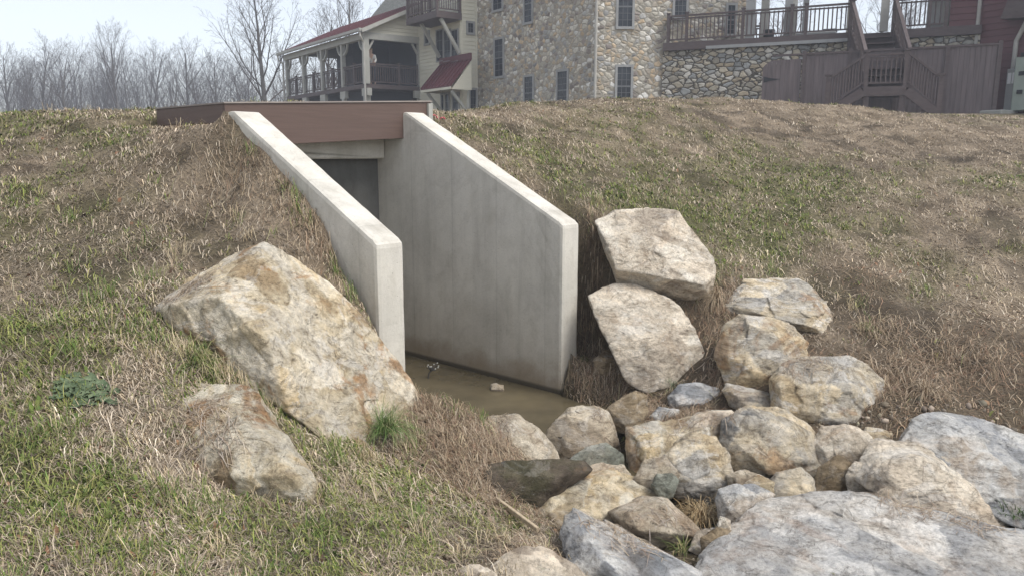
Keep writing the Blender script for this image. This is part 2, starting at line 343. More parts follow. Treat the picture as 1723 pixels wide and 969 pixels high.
# ------------------------------------------------------------------ terrain
ctrl = [  # px, py, distance Y
 (-150, 969, 2.6), (-150, 660, 3.6), (-150, 400, 5.1), (-150, 200, 7.6),
 (0, 969, 2.65), (0, 800, 3.15), (0, 660, 3.7), (0, 580, 4.1), (0, 500, 4.55), (0, 400, 5.3), (0, 300, 6.2), (0, 240, 6.9), (0, 197, 7.7),
 (200, 969, 2.75), (200, 800, 3.25), (200, 660, 3.85), (200, 500, 4.7), (200, 400, 5.45), (200, 300, 6.3), (200, 197, 7.6),
 (400, 969, 2.8), (400, 830, 3.35), (400, 660, 4.1), (400, 500, 4.95), (400, 400, 5.6), (400, 300, 6.25), (350, 203, 7.2), 
 (600, 969, 2.95), (600, 850, 3.6), (590, 745, 4.25), (500, 690, 4.3),
 (700, 969, 3.1), (700, 850, 3.8), (700, 760, 4.5), (700, 688, 4.95),
 (770, 900, 3.65), (790, 840, 4.15), (750, 770, 4.5), (760, 699, 4.98), (790, 722, 4.9), (812, 795, 4.5), (850, 910, 3.7), (830, 850, 4.25),
 (900, 969, 3.35), (1000, 969, 3.6), (1200, 969, 3.6), (1500, 969, 3.6), (1723, 969, 3.75), (1850, 969, 3.65),
 (1723, 860, 4.55), (1500, 870, 4.5), (1300, 860, 4.55), (1100, 830, 4.9), (1000, 760, 5.45), (1010, 705, 5.95), (1100, 700, 5.75),
 (1300, 740, 5.3), (1500, 720, 5.3), (1723, 720, 5.2), (1850, 720, 5.1), (1500, 640, 5.75), (1723, 640, 5.65), (1300, 640, 6.0), (1150, 640, 6.3), (1050, 635, 6.6),
 (1200, 560, 6.7), (1400, 560, 6.55), (1723, 560, 6.35), (1200, 480, 7.2), (1450, 480, 7.2), (1723, 480, 7.1), (1060, 540, 7.0), (1080, 450, 7.3),
 (1010, 385, 7.35), (1200, 380, 8.0), (1450, 380, 8.2), (1723, 380, 8.3), (1850, 380, 8.3), (1020, 300, 8.5), (1250, 300, 9.4), (1500, 300, 9.8), (1723, 300, 9.8),
 (1000, 230, 10), (1300, 230, 11.6), (1723, 240, 12.2), (750, 192, 9.0), (900, 183, 10.6), (1100, 179, 12.2), (1300, 172, 14.8), (1400, 179, 15.5), (1500, 191, 17), (1650, 193, 22), (1723, 197, 21), (1850, 200, 21)]
pts = [tuple(P(*c)) for c in ctrl]
ztopR = lambda t: ztop0+(zRf-ztop0)*t/tRf
ztopL = lambda t: ztop0+(zLf-ztop0)*(t-tL0)/(tLf-tL0)
for t, dz in ((.15, .03), (.6, .12), (1.1, .13), (1.6, .1), (2.1, .08)): pts.append(ch(t, TH+.08, ztopR(t)-dz))
for t, dz in ((.1, .52), (.35, .42), (.7, .26), (1.1, .16), (1.5, .12), (1.9, .1)): pts.append(ch(tL0+t, qL-TH-.06, ztopL(tL0+t)-dz))
pts += [(-2, 14, .42), (-1, 10.5, .47), (0, 20, .62), (3, 26, .9), (8, 22, 1.0), (10, 28, 1.2), (16, 25.5, 1.3), (20, 22, 1.1), (24, 30, 1.3), (-7, 9, .3), (-5.5, 10, .3), (-10, 12, .25), (-12, 20, .25), (-5, 20, .35),
        (-6, 38, .6), (4, 34, 1.0), (12, 36, 1.2), (-14, 34, .3), (-2, 1, -1.72), (0, 0.3, -1.8), (2, 1, -2.05), (0, -3, -1.9), (5, 0, -2.1), (-6, 1.5, -1.55), (5, 3.5, -2.0), (7, 5, -1.7), (8, 8, -.9), (-8, 5, -.75), (-7, -2, -1.7), (9, 12, .1), (14, 14, .4), (14, 8, -.5)]
pts = np.array(pts)
def tps(r2): return np.where(r2 > 1e-12, .5*r2*np.log(np.maximum(r2, 1e-12)), 0)
n = len(pts); XY = pts[:, :2]
K = tps(((XY[:, None]-XY[None])**2).sum(-1))+np.eye(n)*.015
Pm = np.concatenate([np.ones((n, 1)), XY], 1)
sol = np.linalg.solve(np.block([[K, Pm], [Pm.T, np.zeros((3, 3))]]), np.concatenate([pts[:, 2], np.zeros(3)]))
def raw_h(x, y):
    sh = np.shape(x); q = np.stack([np.ravel(x), np.ravel(y)], -1); out = np.empty(len(q))
    for i in range(0, len(q), 20000):
        b = q[i:i+20000]; out[i:i+20000] = tps(((b[:, None]-XY[None])**2).sum(-1)) @ sol[:n]+sol[n]+b @ sol[n+1:]
    out = out.reshape(sh)
    x = np.asarray(x); y = np.asarray(y)
    far = np.clip(np.maximum.reduce([(y-32)/15, (-x-9)/10, (x-18)/12, (-y-2)/4]), 0, 1)
    farz = .6+0*x+np.clip((np.hypot(x, y)-60)/200, 0, 1)*.5
    farz = np.where(y < 8, np.where(x < 0, -1.0, -1.2), farz)
    return out*(1-far)+farz*far
pool_c = A+dch*(-.25)+pch*(qL*.45)
def height(x, y, micro=True):
    x = np.asarray(x, float); y = np.asarray(y, float); h = raw_h(x, y)
    t = (x-A[0])*dch[0]+(y-A[1])*dch[1]; q = (x-A[0])*pch[0]+(y-A[1])*pch[1]
    rb_ = np.exp(-(((x-.84)/.27)**2+((y-6.35)/.45)**2)); h = h+rb_*np.maximum(-2.02-h, 0)
    if micro:
        near = 1-sstep(14, 30, np.hypot(x, y))
        h = h+near*(.045*f2(x, y, 1.5, 3, 1.)+.022*f2(x, y, 5, 3, 5.))
    hol = np.exp(-((t/.42)**4+((q-.36)/.26)**4)); h = h+hol*np.minimum(-1.98-h, 0)
    # pool in front of the outlet
    d = (np.abs((t+.1)/.95)**3+np.abs((q+.98)/1.10)**3)**(1/3)+.10*f2(x, y, 2.0, 2, 9.)
    w = (1-sstep(.72, 1.12, d))*sstep(5.08, 5.34, y+.12*np.abs(x)+.04*f2(x, y, 4, 2, 19.))
    h = h*(1-w)+np.minimum(h, -2.36)*w
    inch = (t > 0.0) & (q > qL-TH*.5) & (q < TH*.5) & (t < BT+.75)
    inch = inch | ((t > tL0+.04) & (t <= 0.0) & (q > qL-TH*.5) & (q < TH*.5))
    h = np.where(inch, -2.42+.01*f2(x, y, 5, 2), h)
    # ground never climbs over the concrete walls
    onR = (t > -.02) & (t < BT) & (np.abs(q-TH/2) <= TH/2+.02); onL = (t > tL0-.02) & (t < BT) & (np.abs(q-qL+TH/2) <= TH/2+.02)
    h = np.where(onR & ~inch, np.minimum(h, ztopR(np.maximum(t, 0))-.06), h); h = np.where(onL & ~inch, np.minimum(h, ztopL(np.maximum(t, tL0))-.06), h)
    # under the cover
    cov = (t > BT-.0) & (t < BT+1.45) & (q > qL-.75) & (q < TH+.25)
    h = np.where(cov & ~inch, np.minimum(h, .235), h)
    return h
def axis(lo, a, b, hi, step, k):
    m = np.arange(a, b+1e-6, step); L = a-(np.geomspace(step, a-lo+step, k)-step)[1:][::-1]; H = b+(np.geomspace(step, hi-b+step, k)-step)[1:]
    return np.concatenate([L, m, H])
gx = axis(-900, -6.6, 9.6, 900, .045, 60); gy = axis(-300, 1.2, 15.5, 1500, .045, 70)
GX, GY = np.meshgrid(gx, gy); GZ = height(GX, GY)
def hgt(x, y):
    x = np.asarray(x, float); y = np.asarray(y, float)
    i = np.clip(np.searchsorted(gx, x)-1, 0, len(gx)-2); j = np.clip(np.searchsorted(gy, y)-1, 0, len(gy)-2)
    a = np.clip((x-gx[i])/(gx[i+1]-gx[i]), 0, 1); b = np.clip((y-gy[j])/(gy[j+1]-gy[j]), 0, 1)
    return (GZ[j, i]*(1-a)+GZ[j, i+1]*a)*(1-b)+(GZ[j+1, i]*(1-a)+GZ[j+1, i+1]*a)*b
_Y = np.concatenate([np.arange(1.6, 16, .015), np.arange(16, 60, .1)])
def hit(px, py):
    x, y, z = ray(px, py); X = _Y*x/y; Z = _Y*z/y; b = np.nonzero(Z <= hgt(X, _Y))[0]
    return float(_Y[b[0]]) if len(b) else 20.0
def hitp(px, py): return P(px, py, hit(px, py))

# colour fields: where the turf is green, straw, bare; anchors lie on the bank
blobs = [(s, hitp(px, py), r) for s, px, py, r in (
 (.9, 120, 560, .7), (.8, 60, 720, .5), (1., 700, 830, .55), (1., 640, 790, .35), (.7, 330, 880, .6), (.6, 100, 900, .5), (.8, 360, 390, .6), (.8, 40, 215, .8), (.6, 150, 330, .6), (.7, 330, 610, .5), (.8, 780, 880, .4),
 (.9, 1150, 215, 1.4), (.7, 1000, 260, 1.2), (.9, 1200, 330, 1.0), (.7, 1400, 350, 1.2), (.8, 1580, 510, .35), (.5, 1650, 300, 1.0), (.6, 1250, 420, .6), (.5, 1130, 330, .6), (.6, 1440, 300, .8), (.6, 520, 930, .4),
 (-1., 470, 270, .8), (-1., 520, 400, .5), (-.8, 330, 230, .9), (-.7, 850, 210, .9), (-1., 1620, 420, 1.1), (-.9, 1600, 240, 3.0), (-1., 1600, 640, .7), (-.9, 1400, 560, .5), (-.5, 250, 270, .6), (-.8, 240, 640, .3), (-.6, 320, 760, .35), (-.8, 1680, 560, .6), (-1, 1150, 640, .6), (-1, 780, 740, .45), (-.9, 1400, 195, 3))]
def green(x, y):
    g = .9*f2(x, y, .9, 4, 3.3)+.55*f2(x, y, 3.5, 3, 8.1)-.02
    for s, p, r in blobs: g = g+s*.8*np.exp(-((x-p[0])**2+(y-p[1])**2)/(r*r))
    return np.clip(.36+.55*g, 0, 1)
deb_c = [(hitp(px, py), r) for px, py, r in ((770, 750, .42), (820, 800, .25), (1090, 690, .35), (1010, 620, .35), (1180, 560, .4), (1220, 500, .3), (1040, 480, .35), (1000, 430, .2), (1480, 640, .5), (1200, 660, .3), (1450, 480, .3), (1640, 640, .5))]
def debris(x, y):
    g = 0*x
    for p, r in deb_c: g = np.maximum(g, np.exp(-((x-p[0])**2+(y-p[1])**2)/(r*r)))
    return g
def rockfield(x, y):      # right of the creek, where the boulders lie on mud
    w = sstep(-.05, .35, x-.16*(5.2-y))*(1-sstep(5.9, 6.9, y+.25*f2(x, y, 1.5, 2, 2)-.02*x))*sstep(2.0, 2.8, y)
    return w
gr = green(GX, GY); db = debris(GX, GY); rf = rockfield(GX, GY)
nz = (.5+.5*f2(GX, GY, 5., 3, 4.))[..., None]; nf = (.5+.5*f2(GX, GY, 1.1, 3, 14.))[..., None]
colr = np.array([.13, .10, .068])*(1-nz)+np.array([.27, .215, .155])*nz
colr = colr*(.8+.4*nf); bare = (sstep(.30, .55, f2(GX, GY, 2.2, 3, 61.))*(np.hypot(GX, GY) < 14))[..., None]; colr = colr*(1-.45*bare)
colr = colr*(1-.55*gr[..., None])+np.array([.085, .095, .03])*.55*gr[..., None]
mud = np.array([.09, .068, .047])
colr = colr*(1-.8*np.maximum(db, rf)[..., None])+mud*.8*np.maximum(db, rf)[..., None]
inwet = (GZ < -2.15)[..., None]; colr = np.where(inwet, np.array([.075, .06, .036]), colr)
mg = mat_attr('ground_soil', .95)
att = mg.bs.inputs['Base Color'].links[0].from_socket
fn = mg.noise(38, 5, .75); mg.color(mg.mix(.8, att, mg.ramp(fn, [(.3, (.4, .4, .4, 1)), (.5, (.95, .95, .95, 1)), (.72, (1.6, 1.55, 1.45, 1))]), 'MULTIPLY')); mg.bump(fn, .8, .03)
nyg, nxg = GX.shape
idx = np.arange(nyg*nxg).reshape(nyg, nxg)
q = np.stack([idx[:-1, :-1], idx[:-1, 1:], idx[1:, 1:], idx[1:, :-1]], -1).reshape(-1, 4)
ground = fast_mesh('ground', np.stack([GX, GY, GZ], -1).reshape(-1, 3), q.ravel(), np.arange(len(q))*4, mg.m, colr.reshape(-1, 3), True)
tag(ground, 'sloping bank of winter turf and mud around the concrete outlet', None, None, 'structure')

# water
mw = Mat('muddy_water', .06, .5); mw.color(mw.ramp(mw.noise(1.6, 4, .6), [(.3, (.070, .057, .034, 1)), (.7, (.135, .11, .066, 1))])); mw.bs.inputs['IOR'].default_value = 1.33
mw.bump(mw.noise(9, 3, .5), .04, .02)
w = MB(); w.poly([ch(-1.5, .9, ZW), ch(BT+.7, TH*.5, ZW), ch(BT+.7, qL-TH*.5, ZW), ch(tL0, qL-TH*.4, ZW), ch(-1.5, qL-.6, ZW)])
wo_ = w.build('water', mw.m); tag(wo_, 'shallow muddy water lying in the outlet channel', None, None, 'structure')

# ------------------------------------------------------------------ concrete walls
def sweep_wall(name, label, prof, q0, q1, mat):
    # prof: list of (t,z) polygon, extruded from q0 to q1, finely divided then weathered
    m = MB(); m.prism([ch(t, q0, z) for t, z in prof], tuple(pch*(q1-q0))+(0,))
    o = m.build(name, mat, None, loc=ch(prof[0][0], (q0+q1)/2, -2.5))
    bm = bmesh.new(); bm.from_mesh(o.data)
    es = [e for e in bm.edges if e.calc_length() > .05]
    bmesh.ops.bevel(bm, geom=es, offset=.032, segments=2, affect='EDGES', profile=.6)
    for k in range(6):
        es = [e for e in bm.edges if e.calc_length() > .10]
        if not es: break
        bmesh.ops.subdivide_edges(bm, edges=es, cuts=1, use_grid_fill=True)
    bmesh.ops.triangulate(bm, faces=[f for f in bm.faces if len(f.verts) > 4])
    co = np.array([v.co[:] for v in bm.verts]); bm.normal_update(); no = np.array([v.normal[:] for v in bm.verts])
    dsp = .0018*fbm(co*5+3, 3)+.0016*fbm(co*25, 2)
    for v, d, nn in zip(bm.verts, dsp, no): v.co += Vector(nn*d)
    bm.to_mesh(o.data); bm.free()
    return tag(o, label, 'concrete wall', 'concrete side walls of the outlet')
zb = -2.7
sweep_wall('concrete_wall', 'smooth grey concrete wing wall beside the two tall boulders, its whole inner face showing brown water stains', [(0, zb), (0, ztop0-.015), (.05, ztop0+.02), (tRf+.02, zRf), (BT+.75, zRf), (BT+.75, zb)][:3]+[(tRf, zRf), (tRf+.12, zRf), (tRf+.12, .27), (BT+.7, .27), (BT+.7, zb)], 0, TH, M['conc'])
sweep_wall('concrete_wall', 'pale concrete wing wall with broad sloping top, its foot hidden behind the biggest rust-streaked boulder', [(tL0, zb), (tL0, ztop0-.015), (tL0+.05, ztop0+.02), (tLf, zLf), (tLf+.12, zLf), (tLf+.12, .25), (BT+.7, .25), (BT+.7, zb)], qL-TH, qL, M['conc'])
m = MB(); fr = Frame(A, pch)   # u along p, n = right of p = -d
BW = BT+.50
hb = empty('headwall', ch(BW, qL/2, -2.5), 'damp concrete headwall with projecting lintel under the brown footbridge', 'headwall')
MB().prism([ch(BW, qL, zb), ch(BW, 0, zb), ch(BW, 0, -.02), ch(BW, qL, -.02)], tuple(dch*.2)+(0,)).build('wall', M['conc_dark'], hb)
zl0 = float(P(560, 268, (A+dch*(BW-.14)+pch*(qL*.5))[1])[2])
MB().prism([ch(BW-.14, qL-.45, zl0+.12), ch(BW-.14, qL-.32, zl0), ch(BW-.14, -.01, zl0), ch(BW-.14, -.01, .16), ch(BW-.14, qL-.3, .16), ch(BW-.14, qL-.45, .06)], tuple(dch*.13)+(0,)).build('lintel', M['conc'], hb, bevel=.012)

# ------------------------------------------------------------------ footbridge (brown boarded cover)
bl = A+dch*(BT+.06)+pch*0; 
ff = Frame(A+dch*(BT+.055), pch)
uR = ff.upx(725, .5); uL = ff.upx(378, .4)
zR = ff.zpy(uR, 170); zL = ff.zpy(uL, 172); zRb = ff.zpy(ff.upx(682, .2), 232); zLb = ff.zpy(ff.upx(500, .1), 238)
print('bridge', uL, uR, zL, zR, zLb, zRb, 'widths', qL-TH, TH)
HB = .385; zb_l = zL-HB; 
fb = empty('footbridge', ff.p((uL+uR)/2, -.6, .1), 'low brown boarded footbridge across the top of the concrete outlet', 'footbridge')
ln = 1.32
def slab(u0, u1, n0, n1, top, bot):      # top/bot given as functions of u
    return [ff.p(u0, n0, bot(u0)), ff.p(u1, n0, bot(u1)), ff.p(u1, n1, bot(u1)), ff.p(u0, n1, bot(u0)), ff.p(u0, n0, top(u0)), ff.p(u1, n0, top(u1)), ff.p(u1, n1, top(u1)), ff.p(u0, n1, top(u0))]
zt = lambda u: zL+(zR-zL)*(u-uL)/(uR-uL)
m = MB(); m.hexa(slab(uL+.0, uR, 0, -.028, lambda u: zt(u)-.014, lambda u: zt(u)-HB-.0)); m.build('front_fascia', M['fascia'], fb, bevel=.003)
m = MB(); m.hexa(slab(uL, uL+.028, -.031, -ln, lambda u: zt(u)-.014, lambda u: zt(u)-.17)); m.build('side_fascia', M['fascia'], fb, bevel=.003)
m = MB(); m.hexa(slab(uR-.028, uR, -.031, -ln, lambda u: zt(u)-.014, lambda u: zt(u)-.30)); m.build('side_fascia', M['fascia'], fb, bevel=.003)
m = MB(); m.hexa(slab(uL+.03, uR-.03, -ln+.03, -ln, lambda u: zt(u)-.014, lambda u: zt(u)-.2)); m.build('rear_fascia', M['fascia'], fb, bevel=.003)
m = MB()
m.hexa(slab(uL-.01, uR+.01, .012, -.10, lambda u: zt(u), lambda u: zt(u)-.013)); m.hexa(slab(uL-.01, uL+.09, -.102, -ln-.01, lambda u: zt(u), lambda u: zt(u)-.013)); m.hexa(slab(uR-.09, uR+.01, -.102, -ln-.01, lambda u: zt(u), lambda u: zt(u)-.013))
m.build('edge_trim', simple('greyed_trim_board', (.27, .235, .21), .7, .15, 5), fb)
m = MB()
k = uL+.40
while k < uR-.1: m.hexa(slab(k, min(k+.135, uR-.095), -.105, -ln+.03, lambda u: zt(u)-.004, lambda u: zt(u)-.03)); k += .142
m.build('deck_board', M['fascia'], fb)
m = MB(); m.hexa(slab(uR-.06, uR+.0, .03, .0, lambda u: zt(u)-.03, lambda u: zt(u)-.38))
m.build('corner_strip', M['trim'], fb)
m = MB(); m.tube([ff.p(uL+.05, .02, zt(uL)-.2), ff.p(uL+.04, -.5, zt(uL)-.21), ff.p(uL+.03, -.9, zt(uL)-.215)], .018, 6); m.build('pipe', M['trim_dk'], fb, smooth=True)

# ------------------------------------------------------------------ boulders
def ico(sub):
    bm = bmesh.new(); bmesh.ops.create_icosphere(bm, subdivisions=sub, radius=1)
    v = np.array([x.co[:] for x in bm.verts]); f = np.array([[l.index for l in t.verts] for t in bm.faces]); bm.free(); return v, f
ICO = {}
def rock_mesh(name, P3, mat, sub=5, k=26, rough=.035, seed=0, loc=None, strata=None, facet=1.0):
    P3 = np.array(P3, float); bm = bmesh.new()
    for p in P3: bm.verts.new(p)
    bmesh.ops.convex_hull(bm, input=bm.verts); bm.faces.ensure_lookup_table(); bmesh.ops.recalc_face_normals(bm, faces=bm.faces)
    c = P3.mean(0); N = []; D = []
    for f in bm.faces:
        if f.calc_area() < 1e-7: continue
        nn = np.array(f.normal[:]); d = float((np.array(f.verts[0].co[:])-c) @ nn)
        if d < 0: nn = -nn; d = -d
        N.append(nn); D.append(max(d, .004))
    bm.free(); N = np.array(N); D = np.array(D); size = float(np.mean(D))
    if sub not in ICO: ICO[sub] = ico(sub)
    V, Fc = ICO[sub]
    # steer the sphere towards the body's own proportions, so long rocks get even faces
    S = P3-c; cov = np.cov(S.T); ev, E = np.linalg.eigh(cov); ev = np.sqrt(np.maximum(ev, 1e-6)); ev /= ev.max(); ev = np.maximum(ev, .35)
    dirs = (V @ E.T*1.0) @ E @ np.diag(ev) @ E.T; dirs /= np.linalg.norm(dirs, axis=1)[:, None]
    q = (dirs @ N.T)/D[None]; q = np.maximum(q, 1e-4); mx = q.max(1, keepdims=True)
    k = k*4.2; r = 1.02/(mx[:, 0]*((q/mx)**k).sum(1)**(1/k))
    X = c+dirs*r[:, None]
    rs = np.random.default_rng(seed); off = rs.random(3)*50
    sc = 1/np.sqrt(size)
    # chiselled facets: the surface follows the tilted plane of its nearest seed, with short steps between
    m_ = 46 if sub >= 6 else 26; k_ = rs.integers(0, len(X), m_); sd_ = X[k_]; tl = rs.normal(size=(m_, 3)); tl /= np.linalg.norm(tl, axis=1)[:, None]; of = rs.normal(size=m_)*.35
    Xw = X+.10*size*np.stack([fbm(X*(4*sc)+off+j*7, 2) for j in range(3)], -1)
    dd = ((Xw[:, None]-sd_[None])**2).sum(-1); sp2 = float(np.median(np.sort(dd, 1)[:, 0]))+1e-9
    wt = np.exp(-np.minimum((dd-dd.min(1, keepdims=True))/(sp2*.05), 60)); wt /= wt.sum(1, keepdims=True)
    pl = (((Xw[:, None]-sd_[None])*tl[None]).sum(-1)/math.sqrt(sp2)*.55+of[None]); fac = (wt*pl).sum(1)
    d1 = fbm(X*(1.6*sc)+off, 3); rid = 1-np.abs(fbm(X*(3.4*sc)+off+9, 5, .55)); fine = fbm(X*16+off, 4, .62)
    disp = size*rough*facet*1.0*fac+size*rough*(.30*d1+.8*(rid-.62)+.1)+.006*fine
    fval = rs.random(m_)[dd.argmin(1)]
    X = X+dirs*disp[:, None]
    if isinstance(mat, Rk): mat = mat.make(seed)
    o = mesh_obj(name, X, Fc, mat, None, True, loc=loc if loc is not None else (c[0], c[1], P3[:, 2].min()))
    at = o.data.attributes.new('Facet', 'FLOAT', 'POINT'); at.data.foreach_set('value', fval.astype(np.float32))
    return o
def boulder(name, label, outline, mat, cat='boulder', T=.75, Yb=None, lean=.55, bulge=.62, ridge=None, explicit=None, sub=5, k=30, rough=.05, seed=0, group=None, back=.88, thick=.45, strata=None, sink=10, facet=1.0, grow=1.10):
    if explicit is not None:
        P3 = []
        for px, py, Y in explicit: P3.append(P(px, py, Y))
        cx = np.mean([e[0] for e in explicit]); cy = np.mean([e[1] for e in explicit])
        for px, py, Y in explicit:
            P3.append(P(cx+(px-cx)*back, cy+(py-cy)*back, Y+thick))
    else:
        o = np.array(outline, float); o = o.mean(0)+(o-o.mean(0))*grow; yb = o[:, 1].max(); yt = o[:, 1].min(); cx, cy = o.mean(0)
        bx = o[o[:, 1] > yb-.25*(yb-yt), 0].mean()
        if Yb is None: Yb = hit(bx, yb-2)
        W = (o[:, 0].max()-o[:, 0].min())/F*Yb; Hh = (yb-yt)/F*Yb; t = T*min(max(W, .05), Hh*2.2)
        P3 = []; rs = np.random.default_rng(seed+100)
        for px, py in o:
            f = (yb-py)/(yb-yt); yy = py+(sink if f < .2 else 0)
            P3.append(P(px, yy, Yb+t*(.18+lean*f)))
            P3.append(P(cx+(px-cx)*back, cy+(py-cy)*back+(sink if f < .2 else 0), Yb+t*(.75+lean*f)))
        if ridge is None:
            for px, py in o[::2]:
                qx, qy = cx+(px-cx)*bulge*rs.uniform(.75, 1.15), cy+(py-cy)*bulge*rs.uniform(.75, 1.15); f = (yb-qy)/(yb-yt)
                P3.append(P(qx, qy, Yb+t*(lean*f-.10*rs.uniform(.2, 1.4))))
        else:
            for px, py, c in ridge:
                f = (yb-py)/(yb-yt); P3.append(P(px, py, Yb+t*(.18+lean*f)-c*t))
    ob = rock_mesh(name, P3, mat, sub, k, rough, seed, strata=strata, facet=facet)
    ob['label'] = label; ob['category'] = cat
    if group: ob['group'] = group
    return ob

GL = 'boulders on the grassy left bank'; GR = 'boulders on the slope right of the outlet'; GC = 'riprap rocks in the creek bed'
big_mat = mat_rock_('rust_streaked_rock', [(.40, .30, .18, 1), (.58, .49, .34, 1), (.66, .60, .49, 1), (.54, .43, .27, 1)], rust=.85, rustc=(.40, .20, .065, 1), streak=2.2, white=.4, dark=.5, rot=(.9, .5, .3), sc=.9)
big_rock = boulder('boulder', 'biggest boulder, cream with orange rust streaks, leaning against the end of a concrete wall', None, big_mat, sub=7, k=34, rough=.04, facet=.7, seed=1, group=GL, thick=.38, back=.8, strata=(.75, -.2, .45),
  explicit=[(447, 409, 4.95), (468, 420, 4.95), (412, 471, 4.62), (369, 500, 4.36), (281, 516, 4.5), (243, 528, 4.78), (300, 478, 4.95), (447, 575, 4.2), (470, 640, 4.14), (492, 695, 4.1), (560, 745, 4.12), (520, 463, 5.02), (572, 488, 5.1), (602, 530, 5.12), (645, 578, 5.14), (672, 612, 5.12), (704, 660, 5.08), (708, 722, 4.98), (630, 748, 4.45), (600, 765, 4.3), (305, 578, 4.45), (395, 612, 4.3)])
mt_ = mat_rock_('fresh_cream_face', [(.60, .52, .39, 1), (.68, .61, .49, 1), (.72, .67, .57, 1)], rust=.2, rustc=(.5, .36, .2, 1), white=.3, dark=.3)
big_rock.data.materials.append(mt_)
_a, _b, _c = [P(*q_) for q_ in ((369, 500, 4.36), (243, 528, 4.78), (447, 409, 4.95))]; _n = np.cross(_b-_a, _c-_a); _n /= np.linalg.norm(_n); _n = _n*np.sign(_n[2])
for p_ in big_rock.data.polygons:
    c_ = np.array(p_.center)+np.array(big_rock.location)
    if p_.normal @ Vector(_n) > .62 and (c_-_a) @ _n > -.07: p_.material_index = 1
print('fresh faces', sum(p_.material_index for p_ in big_rock.data.polygons), _n)
boulder('boulder', 'low brown and white boulder half buried in turf below the biggest boulder', None, M['rock_tan'], sub=6, k=30, rough=.06, seed=2, group=GL, thick=.35,
  explicit=[(283, 672, 3.85), (318, 648, 4.0), (346, 646, 4.02), (392, 644, 4.0), (424, 656, 3.98), (455, 695, 3.85), (485, 742, 3.7), (512, 778, 3.6), (530, 808, 3.5), (527, 850, 3.45), (470, 850, 3.42), (360, 840, 3.5), (350, 795, 3.48), (398, 800, 3.40), (490, 800, 3.38), (310, 740, 3.65), (400, 700, 3.66)])
boulder('boulder', 'pale pinkish boulder with flat face highest on the right slope beside the concrete wall', None, M['rock_pale'], sub=6, k=34, rough=.035, seed=3, group=GR, thick=.35,
  explicit=[(1001, 372, 7.25), (1035, 356, 7.38), (1098, 358, 7.45), (1108, 351, 7.48), (1142, 360, 7.45), (1168, 395, 7.35), (1196, 430, 7.2), (1203, 462, 7.05), (1196, 500, 7.05), (1176, 476, 6.9), (1100, 464, 6.86), (1038, 452, 6.88), (1030, 420, 6.95), (1040, 478, 7.05), (1180, 512, 7.15)])
boulder('boulder', 'tall cream boulder standing on its point just right of the concrete wall end', None, M['rock_pale'], sub=6, k=34, rough=.035, seed=4, group=GR, thick=.35,
  explicit=[(988, 497, 6.78), (1032, 478, 6.95), (1072, 478, 6.98), (1102, 490, 6.92), (1128, 500, 6.86), (1160, 535, 6.72), (1175, 570, 6.6), (1188, 606, 6.5), (1166, 632, 6.42), (1130, 650, 6.35), (1090, 660, 6.32), (1055, 642, 6.36), (1035, 600, 6.45), (1010, 555, 6.58), (1100, 590, 6.4)])
boulder('boulder', 'low grey and cream boulder in the turf, farthest right of the upper slope boulders', [(1228, 515), (1262, 475), (1340, 474), (1357, 480), (1387, 510), (1407, 545), (1402, 566), (1370, 562), (1332, 550), (1290, 545), (1240, 528)], M['rock_mix'], sub=6, seed=5, group=GR, lean=.75)
boulder('boulder', 'rounded boulder half yellow half blue-grey below the low grey and cream one', [(1212, 598), (1222, 553), (1250, 536), (1292, 537), (1330, 553), (1352, 578), (1352, 610), (1315, 655), (1270, 658), (1226, 643)], M['rock_mix'], sub=6, seed=6, group=GR, lean=.55)
boulder('boulder', 'blocky whitish boulder with a flat straw-covered top and dark underside, right of the rounded one', [(1304, 640), (1320, 616), (1355, 604), (1425, 604), (1448, 615), (1478, 642), (1480, 690), (1472, 720), (1420, 720), (1360, 714), (1308, 692)], M['rock_mix'], sub=6, seed=17, k=34, group=GR, lean=.6, ridge=[(1312, 650, .3), (1425, 655, .34), (1440, 655, .32), (1318, 690, .2), (1440, 712, .2), (1375, 652, .36)])
boulder('rock', 'small striped grey rock in the straw under the tall cream boulder', [(1126, 667), (1145, 648), (1180, 646), (1208, 655), (1210, 684), (1165, 688), (1132, 685)], M['rock_grey'], 'rock', seed=8, group=GC)
boulder('rock', 'small cream rock wedged between the striped grey rock and the blocky whitish boulder', [(1219, 658), (1227, 647), (1262, 655), (1306, 665), (1310, 688), (1290, 694), (1268, 694), (1232, 682)], M['rock_mix'], 'rock', seed=9, group=GC)
boulder('rock', 'smooth brown egg-shaped rock perched on straw at the edge of the pool', [(1020, 692), (1040, 674), (1068, 660), (1085, 667), (1088, 692), (1072, 720), (1050, 727), (1026, 714)], M['rock_brown'], 'rock', seed=10, facet=.2, group=GC, k=12, Yb=5.5, rough=.03, sink=0)
boulder('rock', 'pale rounded rock covered by straw on its left, nearest the pool', [(800, 730), (825, 703), (870, 700), (905, 722), (930, 752), (944, 785), (920, 800), (860, 795), (810, 775)], M['rock_round'], 'rock', seed=11, group=GC, k=13, Yb=4.84, rough=.03)
boulder('rock', 'round tan rock with dry moss between the pool and the small grey rock', [(920, 738), (935, 710), (960, 690), (1000, 686), (1022, 695), (1037, 735), (1040, 760), (1015, 775), (960, 782), (930, 765)], M['rock_round'], 'rock', seed=12, group=GC, k=13, Yb=5.25, rough=.03)
boulder('rock', 'small smooth greenish grey rock in front of the round tan rock', [(960, 775), (988, 753), (1020, 746), (1042, 765), (1054, 790), (1020, 800), (975, 798)], M['rock_green'], 'rock', seed=13, group=GC, k=16, Yb=4.95)
boulder('rock', 'dark damp slab with a mossy top edge hanging over the gap by the left bank', [(790, 792), (850, 780), (910, 786), (975, 777), (988, 793), (935, 818), (900, 845), (865, 872), (835, 862), (805, 830)], M['rock_dark'], 'rock', seed=14, group=GC, Yb=4.28, T=.5)
